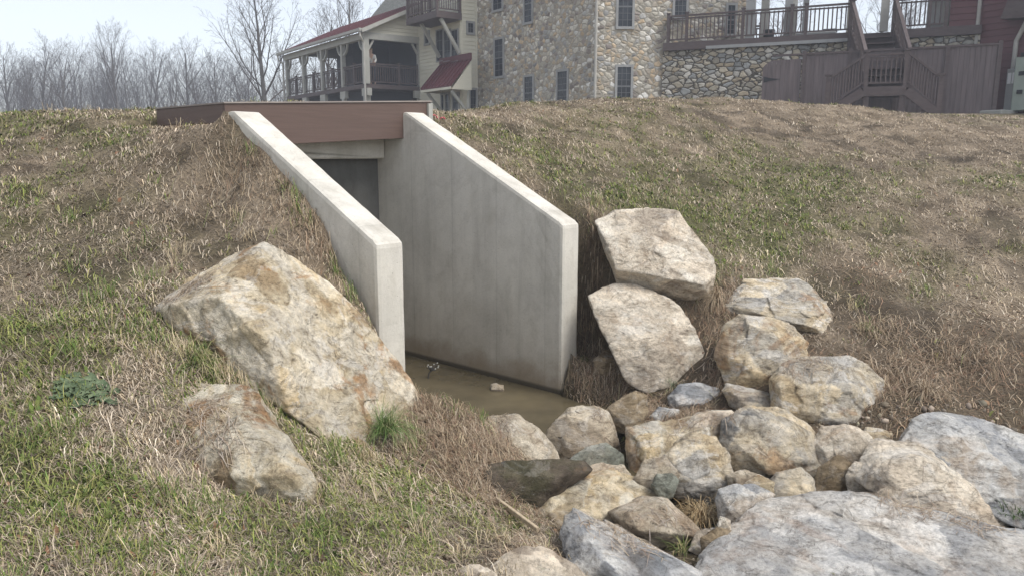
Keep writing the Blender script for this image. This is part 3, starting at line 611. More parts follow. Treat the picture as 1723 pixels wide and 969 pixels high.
boulder('rock', 'buff rock mostly hidden behind the broad flat tan boulder', [(960, 796), (1000, 781), (1045, 783), (1070, 822), (1000, 835)], M['rock_round'], 'rock', seed=15, group=GC, Yb=4.75)
boulder('boulder', 'broad flat tan boulder with a grey streaked top beside the dark gap', [(888, 862), (892, 845), (912, 818), (960, 801), (1030, 794), (1075, 812), (1112, 845), (1080, 870), (1000, 895), (935, 912), (900, 905)], M['rock_tan'], sub=6, seed=16, group=GC, lean=.8, Yb=4.15)
boulder('boulder', 'square-edged light tan boulder between the brown egg-shaped rock and the spotted grey-white rock', [(1060, 745), (1062, 722), (1100, 720), (1180, 704), (1218, 714), (1230, 760), (1215, 800), (1140, 805), (1078, 815), (1064, 790)], M['rock_tan'], sub=6, seed=7, k=34, group=GC, Yb=4.95)
boulder('boulder', 'spotted grey-white rock leaning on the square-edged tan boulder above the big straw tuft', [(1108, 790), (1140, 748), (1165, 732), (1202, 740), (1218, 762), (1230, 800), (1230, 845), (1170, 845), (1120, 812)], M['rock_mix'], sub=6, seed=18, group=GC, Yb=4.62)
boulder('rock', 'fist-sized round grey-green stone left of the big straw tuft', [(1096, 816), (1105, 798), (1130, 797), (1141, 808), (1132, 832), (1112, 837)], M['rock_green'], 'rock', seed=19, facet=.2, group=GC, k=9, rough=.01, Yb=4.45, sink=4)
boulder('boulder', 'large dirty grey and yellowish rounded boulder in the middle of the riprap', [(1217, 745), (1224, 710), (1262, 689), (1312, 692), (1352, 715), (1378, 740), (1390, 790), (1350, 822), (1280, 812), (1235, 785)], M['rock_mix'], sub=6, seed=20, group=GC, lean=.6, Yb=4.8)
boulder('boulder', 'cream saddle-shaped boulder right of the large dirty grey one', [(1368, 748), (1385, 722), (1420, 717), (1458, 730), (1470, 752), (1452, 800), (1400, 815), (1378, 800)], M['rock_pale'], sub=6, seed=21, group=GC, Yb=4.85)
boulder('rock', 'small rock with a dark rust-brown front face behind the huge flat slab', [(1362, 830), (1380, 790), (1410, 768), (1432, 783), (1449, 812), (1440, 840), (1375, 842)], M['rock_brown'], 'rock', seed=22, group=GC, Yb=4.55, ridge=[(1400, 785, .3), (1425, 790, .1), (1392, 815, .25)])
boulder('boulder', 'white-faced angular boulder with rust-brown upper left side above the huge flat slab', None, M['rock_pale'], sub=6, seed=23, group=GC, thick=.4, k=32,
  explicit=[(1438, 805, 4.55), (1455, 758, 4.75), (1475, 738, 4.85), (1548, 748, 4.8), (1580, 764, 4.7), (1626, 798, 4.55), (1660, 830, 4.42), (1692, 874, 4.28), (1650, 888, 4.2), (1530, 872, 4.2), (1478, 835, 4.3), (1500, 790, 4.35), (1548, 768, 4.45)])
boulder('boulder', 'big blue-grey boulder cut by the right edge of the photo', None, M['rock_grey'], sub=6, seed=24, group=GC, thick=.6, k=24,
  explicit=[(1506, 756, 4.8), (1543, 706, 5.0), (1580, 694, 5.05), (1640, 702, 5.0), (1723, 730, 4.9), (1820, 772, 4.75), (1830, 890, 4.35), (1723, 890, 4.2), (1690, 878, 4.22), (1640, 830, 4.4), (1570, 785, 4.6), (1600, 742, 4.7), (1700, 775, 4.55), (1723, 820, 4.35)])
boulder('rock', 'small ochre rock at the foot of the straw slope behind the big blue-grey boulder', [(1514, 697), (1525, 676), (1552, 680), (1600, 694), (1590, 720), (1520, 722)], M['rock_round'], 'rock', seed=25, group=GC, Yb=5.5)
boulder('rock', 'small flat pale rock between the cream saddle-shaped and the ochre one', [(1454, 738), (1460, 720), (1500, 724), (1518, 735), (1512, 755), (1460, 750)], M['rock_mix'], 'rock', seed=26, group=GC, Yb=5.15)
boulder('rock', 'small lumpy beige rock between the blue-grey stone and the rust-faced rock', [(1282, 830), (1308, 796), (1345, 789), (1366, 810), (1376, 842), (1290, 848)], M['rock_mix'], 'rock', seed=27, group=GC, Yb=4.5)
boulder('rock', 'slate-blue crumpled stone right of the big straw tuft', [(1206, 838), (1212, 824), (1240, 817), (1262, 816), (1299, 832), (1280, 858), (1240, 884), (1214, 880)], M['rock_grey'], 'rock', seed=28, group=GC, Yb=4.2)
boulder('rock', 'thumb-sized white chip of stone below the slate-blue stone', [(1203, 890), (1212, 869), (1229, 874), (1230, 895)], M['rock_pale'], 'rock', seed=29, group=GC, Yb=3.95, sink=4)
boulder('boulder', 'huge flat pale grey slab filling the lower right corner', None, M['rock_slab'], sub=7, seed=30, group=GC, thick=.45, k=26, rough=.06, strata=(.1, -.5, .85),
  explicit=[(1172, 945, 3.75), (1230, 882, 4.05), (1290, 838, 4.3), (1345, 832, 4.36), (1400, 827, 4.4), (1455, 838, 4.25), (1560, 870, 4.08), (1620, 880, 4.02), (1723, 890, 3.95), (1980, 940, 3.7), (1980, 1080, 3.0), (1600, 1080, 3.0), (1200, 1060, 3.05), (1160, 985, 3.45), (1450, 890, 4.0), (1560, 925, 3.72), (1300, 900, 3.85)])
boulder('boulder', 'long white and grey jagged rock pointing up from the bottom edge of the photo', None, M['rock_grey'], sub=6, seed=31, group=GC, thick=.3, k=30, rough=.07,
  explicit=[(944, 905, 3.75), (952, 868, 3.85), (965, 853, 3.9), (990, 872, 3.86), (1045, 907, 3.75), (1105, 932, 3.68), (1195, 968, 3.55), (1210, 1010, 3.4), (1080, 1020, 3.3), (955, 960, 3.5), (1000, 930, 3.5)])
boulder('rock', 'low tan rock behind the long jagged white and grey one', [(1028, 862), (1080, 838), (1120, 840), (1160, 878), (1190, 905), (1100, 915), (1055, 895)], M['rock_round'], 'rock', seed=32, group=GC, Yb=4.05)
boulder('rock', 'flat whitish rock showing through the turf at the bottom edge of the photo', [(800, 985), (850, 935), (885, 922), (920, 926), (960, 950), (1000, 985), (960, 1010), (850, 1010)], M['rock_pale'], 'rock', seed=33, group=GC, Yb=3.2, T=.5)
boulder('rock', 'little cream rock nearly buried in turf left of the flat whitish one', [(752, 985), (770, 958), (805, 950), (832, 962), (842, 990), (790, 1000)], M['rock_pale'], 'rock', seed=34, group=GC, Yb=3.12, T=.5)
boulder('stone', 'single pale stone standing in the shallow water', [(824, 657), (827, 646), (836, 645), (846, 648), (848, 658)], M['rock_round'], 'stone', seed=35, Yb=float(Pz(836, 657, ZW)[1])-.02, sink=5, rough=.03)
boulder('rock', 'brown shaded rock deep in the gap behind the long jagged one', [(1180, 905), (1210, 885), (1240, 900), (1245, 940), (1190, 945)], M['rock_brown'], 'rock', seed=36, group=GC, Yb=3.85)
boulder('rock', 'muddy rock almost swallowed by debris at the foot of the right concrete wall', [(1000, 605), (1020, 590), (1045, 598), (1050, 625), (1020, 640), (1002, 628)], M['rock_brown'], 'rock', seed=37, group=GC, Yb=6.62)
boulder('rock', 'ochre rock low under the square-edged tan boulder', [(1068, 805), (1085, 775), (1120, 770), (1140, 800), (1120, 830), (1075, 830)], M['rock_round'], 'rock', seed=38, group=GC, Yb=4.55)

for lab, o_, mt, yb, sd_ in (
 ('flat cream rock under the straw right of the white-faced angular boulder', [(1600, 870), (1640, 850), (1700, 858), (1723, 880), (1680, 895), (1610, 890)], 'rock_pale', 4.35, 41),
 ('small tan rock squeezed between the cream saddle-shaped boulder and the white-faced one', [(1425, 800), (1440, 778), (1470, 785), (1492, 812), (1480, 838), (1435, 838)], 'rock_pale', 4.5, 42),
 ('low buff rock between the large dirty grey boulder and the square-edged tan one', [(1225, 800), (1250, 790), (1290, 805), (1300, 835), (1235, 835)], 'rock_round', 4.5, 43),
 ('small pale rock at the pool edge between the two rounded rocks', [(905, 800), (920, 780), (950, 778), (965, 800), (940, 815)], 'rock_mix', 4.85, 44),
 ('tan rock lying behind the large dirty grey boulder under loose straw', [(1150, 720), (1175, 695), (1230, 690), (1250, 715), (1200, 735)], 'rock_pale', 5.15, 45),
 ('greyish rock filling the corner behind the blocky whitish boulder', [(1440, 725), (1430, 690), (1465, 640), (1495, 670), (1490, 722)], 'rock_mix', 5.55, 46),
 ('little grey wedge of stone below the striped grey rock', [(1095, 700), (1110, 685), (1140, 690), (1145, 705), (1105, 712)], 'rock_grey', 5.65, 47),
 ('dull brown stone in the shade under the broad flat tan boulder', [(865, 905), (880, 880), (905, 885), (915, 910), (890, 925)], 'rock_brown', 4.05, 48),
 ('pale stone between the low tan rock and the white chip', [(1160, 925), (1175, 895), (1205, 890), (1220, 915), (1200, 935)], 'rock_pale', 3.9, 49),
 ('tan sloping rock at the top of the slate-blue stone', [(1255, 815), (1275, 800), (1300, 812), (1300, 835), (1265, 838)], 'rock_tan', 4.4, 50)):
    boulder('rock', lab, o_, M[mt], 'rock', seed=sd_, group=GC, Yb=yb)
# gravel and chips between the rocks
gv, gf = ico(1); V_ = []; F_ = []; gb_ = 0; r_ = np.random.default_rng(12)
gxs = r_.uniform(.0, 3.6, 9000); gys = r_.uniform(2.9, 5.5, 9000); kp = (rockfield(gxs, gys) > .4) & (r_.random(9000) < .5*(f2(gxs, gys, 2.5, 2, 77) > -.1)) & (np.abs(gxs) < gys*.75); gxs, gys = gxs[kp], gys[kp]; gzs = hgt(gxs, gys); gc = []
for i in range(len(gxs)):
    sz = min(r_.gamma(2.0, .0045)+.003, .03); d_ = 1+.13*r_.normal(size=(len(gv), 1)); V_.append(gv*d_*sz*r_.uniform(.6, 1.2, 3)+[gxs[i], gys[i], gzs[i]+sz*.3]); F_.append(gf+gb_); gb_ += len(gv); gc.append(np.repeat(np.array([[.30, .25, .19]])*r_.uniform(.35, 1.35)*r_.uniform(.95, 1.05, 3), len(gv), 0))
F_ = np.concatenate(F_); o = fast_mesh('gravel', np.concatenate(V_), F_.ravel(), np.arange(len(F_))*3, mat_attr('gravel_stone', .9).m, np.concatenate(gc)); tag(o, 'small gravel and stone chips in the mud between the rocks', None, None, 'stuff')

M['bar'] = simple('grey_glazing_bar', (.13, .135, .14), .6, .1)
# ------------------------------------------------------------------ stone house, cream house with porch
dA = np.array([-.588, .809]); dB = np.array([.809, .588])
def window(mb_parent, fr, u0, u1, z0, z1, n, cols=2, rows=4, fw=.09, sash=True, name='window'):
    # n = wall face offset (outside is n>n0); frame casing, glass, bars as sub-parts
    m = MB(); d = .05
    m.box(fr, u0-fw, u1+fw, n, n+d+.02, z0-fw*1.1, z0); m.box(fr, u0-fw, u1+fw, n, n+d, z1, z1+fw)
    m.box(fr, u0-fw, u0, n, n+d-.003, z0, z1); m.box(fr, u1, u1+fw, n, n+d-.003, z0, z1)
    w_ = m.build(name, M['trim_dk'], mb_parent)
    m = MB(); m.box(fr, u0, u1, n-.02, n+.012, z0, z1); m.build('pane', M['glass'], w_)
    m = MB()
    for i in range(1, cols): uu = u0+(u1-u0)*i/cols; m.box(fr, uu-.008, uu+.008, n+.0125, n+.024, z0, z1)
    for i in range(1, rows):
        zz = z0+(z1-z0)*i/rows; h_ = .03 if (sash and i*2 == rows) else .008; m.box(fr, u0, u1, n+.0125, n+.027, zz-h_, zz+h_)
    m.build('glazing_bar', M['bar'], w_); return w_
# stone facade A: from x=1000 corner back-left to x=803
cA = np.array([along((0, 30), (1, 0), 1000, 3), 30.])
FA = Frame(cA, -dA)            # u grows to the right/near, outside on n>0 (towards the camera)
uA0 = FA.upx(803, 3)
sh = empty('stone_house', (cA[0], cA[1], .8), 'tall fieldstone house with grey framed windows behind the bank', 'house')
TOP = 9.5
# wall slabs around nothing: solid facade, windows set proud; A facade and front facade share the corner
FR = Frame(cA, (1, .03))
uR1 = FR.upx(1262, 4)
m = MB(); ring = [FA.p(uA0, 0, 0.0), FA.p(0, 0, 0.0), FR.p(uR1, 0, 0.0), FR.p(uR1, -6, 0.0), FA.p(uA0, -7, 0.0)]
m.prism(ring, (0, 0, TOP)); m.build('wall', M['masonry'], sh)
def win_px(parent, fr, x0, x1, y0, y1, n=.0, **k):
    u0, u1 = fr.upx(x0, 3, n), fr.upx(x1, 3, n); um = (u0+u1)/2
    window(parent, fr, u0, u1, fr.zpy(um, y1, n), fr.zpy(um, y0, n), n, **k)
for x0, x1, y0, y1, r_ in ((833.5, 847, 67, 129, 6), (883.5, 897, 130, 178+6, 6), (939, 955, 121, 176+8, 6), (831, 845.5, -45, 17, 6), (883, 895, -25, 38, 6)):
    win_px(sh, FA, x0, x1, y0, y1, rows=r_)
for x0, x1, y0, y1, c_ in ((1039, 1061.5, 113.5, 178, 3), (1038, 1061, -22, 45.5, 3), (1131.5, 1150, -30, 30, 3), (1220, 1231.5, 10, 58, 2)):
    win_px(sh, FR, x0, x1, y0, y1, cols=c_, rows=6)
m = MB(); uc = .02
m.tube([FR.p(uc+.0, .12, 9.4), FR.p(uc+.0, .12, 1.15), FR.p(uc+.03, .2, .98)], .055, 8); 
for z in (1.6, 3.3, 5.0, 6.7): m.box(FR, uc-.08, uc+.08, .0, .10, z, z+.05)
m.build('downpipe', M['post'], sh, smooth=False)
m = MB(); m.prism([FA.p(uA0-.5, .5, TOP), FA.p(.2, .5, TOP), FR.p(uR1+.4, .5, TOP), FR.p(uR1+.4, -6.4, TOP), FA.p(uA0-.5, -7.4, TOP)], (0, 0, .25)); m.build('roof', M['shingle'], sh)
m = MB(); a_ = FA.p(uA0-.5, .5, TOP+.25); m.V = [FA.p(uA0-.5, .5, TOP+.25), FA.p(.2, .5, TOP+.25), FR.p(uR1+.4, .5, TOP+.25), FR.p(uR1+.4, -6.4, TOP+.25), FA.p(uA0-.5, -7.4, TOP+.25), FR.p(.5, -3.5, TOP+2.6), FR.p(3.5, -3.2, TOP+2.6)]
m.F = [(0, 1, 5), (1, 2, 6, 5), (2, 3, 6), (3, 4, 5, 6), (4, 0, 5)]; m.build('roof_slope', M['shingle'], sh)

# cream house
pS = FA.p(uA0, 0, 0)[:2]                                        # stone corner at x=803
FBc = Frame(pS, -dB); uBc = FBc.upx(777, 4)                      # short return wall, outside: n = right of -dB ...
ch_o = FBc.p(uBc, 0, 0)[:2]
FC = Frame(ch_o, -dA)                                            # long cream wall, runs to the left as u negative
uC0 = FC.upx(705, 4)
he = empty('clapboard_house', (ch_o[0], ch_o[1], .6), 'cream clapboard house between the porch and the stone house', 'house')
m = MB()
def inner_side(fr, ref):     # +1 if +n is towards the camera
    q = fr.p(0, 1, 0); q2 = fr.p(0, -1, 0); return 1 if np.hypot(*q[:2]) < np.hypot(*q2[:2]) else -1
sB = inner_side(FBc, None); sC = inner_side(FC, None)
print('sides', sB, sC, 'uBc', uBc, 'uC0', uC0, 'uA0', uA0, 'uR1', uR1)
def siding(fr, u0, u1, z0, z1, s, step=.17, d=.028, gable=None):
    m = MB(); z = z0
    while z < z1-.01:
        zz = min(z+step, z1); a0, a1 = u0, u1
        if gable: a0, a1 = gable(z, zz)
        m.hexa([fr.p(a0, 0, z), fr.p(a1, 0, z), fr.p(a1, s*d, z), fr.p(a0, s*d, z), fr.p(a0, 0, zz-.002), fr.p(a1, 0, zz-.002), fr.p(a1, s*.006, zz-.002), fr.p(a0, s*.006, zz-.002)])
        z += step
    return m
m = MB(); core = [FBc.p(0, -sB*.02, .2), FBc.p(uBc, -sB*.02, .2), FC.p(uC0, -sC*.02, .2)]
core2 = [tuple(np.array(core[2][:2])-dB*(-6.0))+(.2,), tuple(np.array(core[0][:2])+dA*7)+(.2,)]
far1 = np.array(core[2][:2])+dB*5; far2 = np.array(core[0][:2])+dB*1.0+dA*6
m.prism([core[0], core[1], core[2], (far1[0], far1[1], .2), (far2[0], far2[1], .2)], (0, 0, 8.6)); m.build('wall_core', M['siding'], he)
siding(FC, uC0, 0, .3, 8.8, sC).build('siding', M['siding'], he); siding(FBc, 0, uBc, .3, 8.8, sB).build('siding', M['siding'], he)
m = MB(); m.box(FBc, -.03, .09, sB*.0, sB*.045, .3, 8.8); m.box(FBc, uBc-.09, uBc+.01, sB*.0, sB*.045, .3, 8.8); m.box(FC, -.10, -.005, 0, sC*.045, .3, 8.8); m.build('corner_board', M['siding'], he)
def winC(fr, s, x0, x1, y0, y1, **k):
    u0, u1 = sorted((fr.upx(x0, 4), fr.upx(x1, 4))); um = (u0+u1)/2
    if s < 0:
        g2 = Frame(fr.o, -fr.d); u0, u1 = -u1, -u0; um = -um; fr = g2
    window(he, fr, u0, u1, fr.zpy(um, y1), fr.zpy(um, y0), .03, **k)
winC(FBc, sB, 787, 795.5, 40, 56, cols=2, rows=2, sash=False); winC(FBc, sB, 790, 799, 152, 183+6, cols=2, rows=3, sash=False)
winC(FC, sC, 718, 724, 56, 74, cols=1, rows=2, sash=False)
for a_, b_ in ((737, 747.5), (749.5, 760), (762, 772.5)): winC(FC, sC, a_, b_, 52, 103, cols=2, rows=3, fw=.045)
for a_, b_ in ((744, 756), (763, 772)): winC(FC, sC, a_, b_, 160, 195, cols=2, rows=3)
# awning: red standing seam, on two timber brackets
aw = None
u1a = FC.upx(782, 3.2); u0a = FC.upx(730, 3.2); zr_ = FC.zpy(u1a, 103); D_ = 1.15
def off(fr, u, n, z): return fr.p(u, n, z)
n1 = sC*D_; uL_, uR_ = FC.upx(708, 2.6, n1), FC.upx(758.5, 2.6, n1); ze = FC.zpy(uR_, 144, n1)
ztp = FC.zpy(FC.upx(782, 3.2), 102)
m = MB(); th = .05
q = [FC.p(uL_, n1, ze), FC.p(uR_, n1, ze), FC.p(uR_, sC*.03, ztp), FC.p(uL_, sC*.03, ztp)]
m.prism(q, (0, 0, -th)); rt = m.build('awning_roof', M['redmetal'], he)
m = MB()
for i in range(9):
    u = uL_+(uR_-uL_)*i/8; m.bar(FC.p(u, n1, ze+.02), FC.p(u, sC*.03, ztp+.02), .03, .04)
m.box(FC, uL_-.02, uR_+.02, sC*.03, sC*.10, ztp-.02, ztp+.26); m.build('seam', M['redmetal'], rt)
m = MB(); m.box(FC, uL_, uR_, n1, n1-sC*.03, ze-.16, ze-.052)
for u in (uL_+.02, uR_-.04): m.prism([FC.p(u, n1-sC*.05, ze-.16), FC.p(u, sC*.035, ze-.16), FC.p(u, sC*.035, ztp-.1)], tuple(FC.d*.03)+(0,))
m.build('awning_cheek', M['siding'], he)
for u in (uL_+.35, uR_-.25):
    m = MB(); m.bar(FC.p(u, n1*.85, ze-.20), FC.p(u, sC*.10, ze-1.15), .10, .12); m.bar(FC.p(u, sC*.07, ze-1.3), FC.p(u, sC*.07, ze-.2), .10, .10); m.build('bracket', M['trim'], he)
# balcony with rail on two long brackets
BD = 1.35; nb_ = sC*BD
uBr = FC.upx(735, 5.5, nb_); uBl = FC.upx(684, 5.5, nb_); zbt = FC.zpy(uBr, 17.5, nb_); zbb = FC.zpy(uBr, 29, nb_)
m = MB(); m.box(FC, uBl, uBr, sC*.03, nb_, zbb, zbt); m.build('balcony_floor', M['brown'], he)
def railing(fr, pts_, z, h=.95, post=.1, gap=.115, mat='brown', parent=None, name='railing', top=.06):
    m = MB()
    for (u0, n0), (u1, n1) in zip(pts_[:-1], pts_[1:]):
        L_ = math.hypot(u1-u0, n1-n0); k = max(1, int(L_/gap))
        m.bar(fr.p(u0, n0, z+h), fr.p(u1, n1, z+h), top*1.6, top); m.bar(fr.p(u0, n0, z+h-.10), fr.p(u1, n1, z+h-.10), .04, .05); m.bar(fr.p(u0, n0, z+.11), fr.p(u1, n1, z+.11), .04, .05)
        for i in range(1, k):
            t = i/k; q = fr.p(u0+(u1-u0)*t, n0+(n1-n0)*t, z+.10); m.bar(q, (q[0], q[1], z+h-.06), .035)
    r_ = m.build(name, M[mat], parent)
    for i, (u, n) in enumerate(pts_):
        m = MB(); m.box(fr, u-post/2, u+post/2, n-post/2, n+post/2, z, z+h+.08); m.box(fr, u-post*.7, u+post*.7, n-post*.7, n+post*.7, z+h+.081, z+h+.12); m.build('newel_post', M[mat], r_)
    return r_
railing(FC, [(uBl+.06, sC*.1), (uBl+.06, nb_-sC*.06), ((uBl+uBr)/2, nb_-sC*.06), (uBr-.06, nb_-sC*.06), (uBr-.06, sC*.1)], zbt, 1.0, parent=he)
for u in (uBl+.9, uBr-.15):
    m = MB(); m.bar(FC.p(u, nb_*.78, zbb-.02), FC.p(u, sC*.1, zbb-1.45), .12, .14); m.build('bracket', M['trim'], he)
m = MB(); m.prism([FC.p(uC0-.6, sC*.5, 8.8), FC.p(.9, sC*.5, 8.8), (far2[0], far2[1], 10.8), (far1[0], far1[1], 10.8)], (0, 0, .2)); m.build('roof', M['shingle'], he)

# porch (timber gallery with red roof) – a part of the cream house's left end, but a structure of its own
FP = Frame(np.array([along((0, 37.6), (1, 0), 616, 4), 37.6]), dA)   # along the long side, away
nP = FP.n; sP = 1 if (FP.n @ dB) > 0 else -1                          # n sign towards the house (right)
uE = FP.upx(485, 4); W_ = 3.15
zf = FP.zpy(0, 141.5); zfb = FP.zpy(0, 149); zev = FP.zpy(0, 52); print('porch', zf, zfb, zev, uE, sP)
po = empty('timber_porch', FP.p(0, 0, .6), 'two storey timber porch with brown railings and red metal roof', 'porch')
zg = .2; PW = sP*W_
m = MB(); m.box(FP, -.08, uE+.1, -sP*.08, PW, zfb, zf); m.build('floor', M['brown'], po)
posts = [0.0]+[uE*i/4 for i in (1, 2, 3, 4)]
zb0 = zev-.38
for i, u in enumerate(posts):
    m = MB(); w_ = .13 if i == 0 else .10
    m.box(FP, u-w_, u+w_, -w_, w_, zf, zb0); 
    for sg in ((1, -1) if 0 < i < 4 else ((1,) if i == 0 else (-1,))):
        pr = [FP.p(u+sg*(w_+.5*math.sin(a)), 0, zb0-.5*(math.cos(a))) for a in [k*math.pi/10 for k in range(6)]]
        for a, b in zip(pr[:-1], pr[1:]): m.bar(a, b, .10, .08, up=(0, 0, 1))
    m.build('post', M['trim'], po)
    m = MB(); m.box(FP, u-w_, u+w_, -w_, w_, zg, zfb-.35); m.box(FP, u-.32, u+.32, -w_*.9, w_*.9, zfb-.35, zfb-.003); m.build('pier', M['trim'], po)
m = MB(); m.box(FP, -w_, w_, PW-w_-sP*.25, PW+w_-sP*.25, zf, zb0)
m.bar(FP.p(0, PW-sP*.36, zb0-.5), FP.p(0, PW-sP*.65, zb0-.02), .08, .09)
m.build('post', M['trim'], po)
m = MB(); m.bar(FP.p(0, sP*.12, zb0-.5), FP.p(0, sP*.42, zb0-.02), .08, .09); m.build('brace', M['trim'], po)
m = MB(); m.box(FP, -.12, .12, PW-.12-sP*.25, PW+.12-sP*.25, zg, zfb-.35); m.box(FP, -.1, .1, PW-sP*.25-.34, PW-sP*.25+.34, zfb-.35, zfb-.003); m.build('pier', M['trim'], po)
m = MB(); m.box(FP, -.13, .13, sP*-.13, PW, zb0, zb0+.30); m.box(FP, .131, uE+.2, -.13, .13, zb0, zb0+.30); m.build('beam', M['trim'], po)
railing(FP, [(0.02, 0), (uE/8, 0), (uE*2/8, 0), (uE*3/8, 0), (uE*4/8, 0), (uE*5/8, 0), (uE*6/8, 0), (uE*7/8, 0), (uE, 0)], zf, .95, parent=po, gap=.2)
railing(FP, [(0, sP*.15), (0, PW*.55), (0, PW-sP*.3)], zf, .95, parent=po)
uTop = W_+.6; slope = .50; zr0 = zev+.02
m = MB(); m.hexa([FP.p(-.4, -sP*.35, zr0-.12), FP.p(uE+.5, -sP*.35, zr0-.12), FP.p(uE+.5, sP*uTop, zr0-.12+slope*uTop), FP.p(-.4, sP*uTop, zr0-.12+slope*uTop),
                  FP.p(-.4, -sP*.35, zr0), FP.p(uE+.5, -sP*.35, zr0), FP.p(uE+.5, sP*uTop, zr0+slope*uTop), FP.p(-.4, sP*uTop, zr0+slope*uTop)]); rf_ = m.build('roof', M['redmetal'], po)
m = MB()
for i in range(28):
    u = -.35+(uE+.8)*i/27; m.bar(FP.p(u, -sP*.33, zr0+.03), FP.p(u, sP*uTop, zr0+.03+slope*uTop), .03, .045)
m.build('seam', M['redmetal'], rf_)
m = MB(); m.bar(FP.p(-.42, -sP*.42, zr0-.05), FP.p(uE+.5, -sP*.42, zr0-.05), .12, .13); m.bar(FP.p(-.42, -sP*.36, zr0-.10), FP.p(-.42, sP*uTop, zr0-.10+slope*uTop), .05, .17); m.build('gutter', M['trim'], po)
for u in (-.32, uE+.35):
    m = MB(); m.tube([FP.p(u, -sP*.42, zr0-.1), FP.p(u, -sP*.4, zr0-.35), FP.p(u+(.12 if u < 0 else -.12), -sP*.18, zr0-.6), FP.p(u+(.12 if u < 0 else -.12), -sP*.17, zg)], .05, 8); m.build('downpipe', M['post'], po)
m = MB()
def gab(z, zz):
    t0 = max(0.0, (z-(zb0+.30))/slope-.35)
    return (t0, W_-.05)
FPg = Frame(FP.p(.02, 0, 0)[:2], FP.n*sP)
z = zb0+.30
mm = MB()
while z < zr0+slope*W_-.12:
    a0, a1 = gab(z, z)
    if a1-a0 < .1: break
    mm.hexa([FPg.p(a0, -.02, z), FPg.p(a1, -.02, z), FPg.p(a1, .05, z), FPg.p(a0, .05, z), FPg.p(min(a0+.34, a1), -.02, z+.168), FPg.p(a1, -.02, z+.168), FPg.p(a1, .02, z+.168), FPg.p(min(a0+.34, a1), .02, z+.168)]); z += .17
mm.build('gable_siding', M['siding'], po)
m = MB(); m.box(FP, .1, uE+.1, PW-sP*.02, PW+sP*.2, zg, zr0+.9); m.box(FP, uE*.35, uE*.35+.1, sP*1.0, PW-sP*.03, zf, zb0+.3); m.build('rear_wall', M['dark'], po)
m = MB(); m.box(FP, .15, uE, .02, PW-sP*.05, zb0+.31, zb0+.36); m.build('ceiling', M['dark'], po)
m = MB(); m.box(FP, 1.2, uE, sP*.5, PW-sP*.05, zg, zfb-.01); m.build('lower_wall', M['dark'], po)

# far grey roof behind the porch
FG = Frame(P(600, 60, 50)[:2], (1, .2))
gh = empty('house_wing', FG.p(0, 0, 2), 'dark grey shingled gable rising behind the red porch roof', 'house')
zz = lambda py: FG.zpy(3, py)
m = MB(); m.prism([FG.p(FG.upx(600, 8), 0, zz(60)), FG.p(FG.upx(700, 8), 0, zz(60)), FG.p(FG.upx(700, 8), 0, zz(-60)), FG.p(FG.upx(668, 8), 0, zz(-22))], (.4, 2.5, .5)); m.build('roof', M['shingle'], gh)
m = MB(); m.box(FG, FG.upx(602, 4), FG.upx(700, 4), -3, -.3, .5, zz(62)); m.build('wall', M['siding'], gh)

# ------------------------------------------------------------------ retaining wall, deck, pergola, stairs, fence
dC = np.array([.9135, -.4067]); oC = np.array([along((0, 29.8), (1, 0), 1120, 4), 29.8])
FD = Frame(oC, dC); sD = inner_side(FD, None)
def U(px, z=4, n=0.): return FD.upx(px, z, n)
zD = FD.zpy(0, 73); zDb = FD.zpy(0, 86); print('deck z', zD, zDb, sD)
uS0, uS1 = U(1431), U(1503); uEnd = U(1652)
rw = MB(); rw.box(FD, -.12, uEnd, -sD*.9, -sD*.12, .3, zDb-.01); o = rw.build('retaining_wall', M['drystone'], None, loc=FD.p(3, 0, .3)); tag(o, 'rough dry stone retaining wall with deep dark joints below the brown deck', 'stone wall')
dk = empty('deck', FD.p(4, 0, zDb), 'raised dark brown deck with balustrade on top of the rough stone wall', 'deck')
m = MB(); m.box(FD, -.1, uS0, -sD*6, 0, zDb, zD); m.box(FD, uS1, uEnd, -sD*6, 0, zDb, zD); m.box(FD, uS0, uS1, -sD*6, -sD*.5, zDb, zD); m.build('floor', M['brown'], dk)
m = MB(); m.box(FD, 1.5, uS0, sD*.005, sD*.03, zDb-.02, zDb+.09); m.build('rim_strip', M['trim_dk'], dk)
ps = [U(x) for x in (1123, 1154, 1248, 1263, 1329)]
railing(FD, [(ps[0], -sD*1.6), (ps[0], -sD*.06), (ps[1], -sD*.06), (ps[2], -sD*.06), (U(1330), -sD*.06), (U(1354), -sD*.06), (uS0-.05, -sD*.06)], zD, .95, parent=dk, gap=.14)
railing(FD, [(uS1+.05, -sD*.06), (U(1562), -sD*.06), (U(1590), -sD*.06)], zD, .95, parent=dk, gap=.14)
railing(FD, [(ps[1], -sD*3.), (U(1262), -sD*3.)], zD, .85, parent=dk, gap=.14)
pg = empty('pergola', FD.p(4, -sD*1, zD), 'tall pale and dark pergola columns rising from the brown deck', 'pergola')
PT = 7.4
for x, wd, mt, nn in ((1262, .16, 'trim_dk', -.2), (1285.5, .14, 'post', -2.2), (1326, .13, 'trim_dk', -.3), (1334.5, .11, 'post', -.32), (1354, .10, 'trim_dk', -1.5), (1430.5, .11, 'post', -.3), (1488, .13, 'post', -.3), (1572, .22, 'trim_dk', -.4), (1590, .14, 'post', -.5)):
    u = FD.upx(x, 4.5, sD*nn); m = MB(); m.box(FD, u-wd, u+wd, sD*nn-wd*.8, sD*nn+wd*.8, zD, PT); m.build('column', M[mt], pg)
m = MB(); m.box(FD, 2.2, U(1600), -sD*.15, -sD*.45, PT, PT+.35); m.box(FD, 2.2, U(1600), -sD*2.1, -sD*2.4, PT, PT+.35)
for i in range(12): u = 2.4+i*(U(1600)-2.6)/11; m.box(FD, u-.05, u+.05, -sD*.0, -sD*2.7, PT+.352, PT+.55)
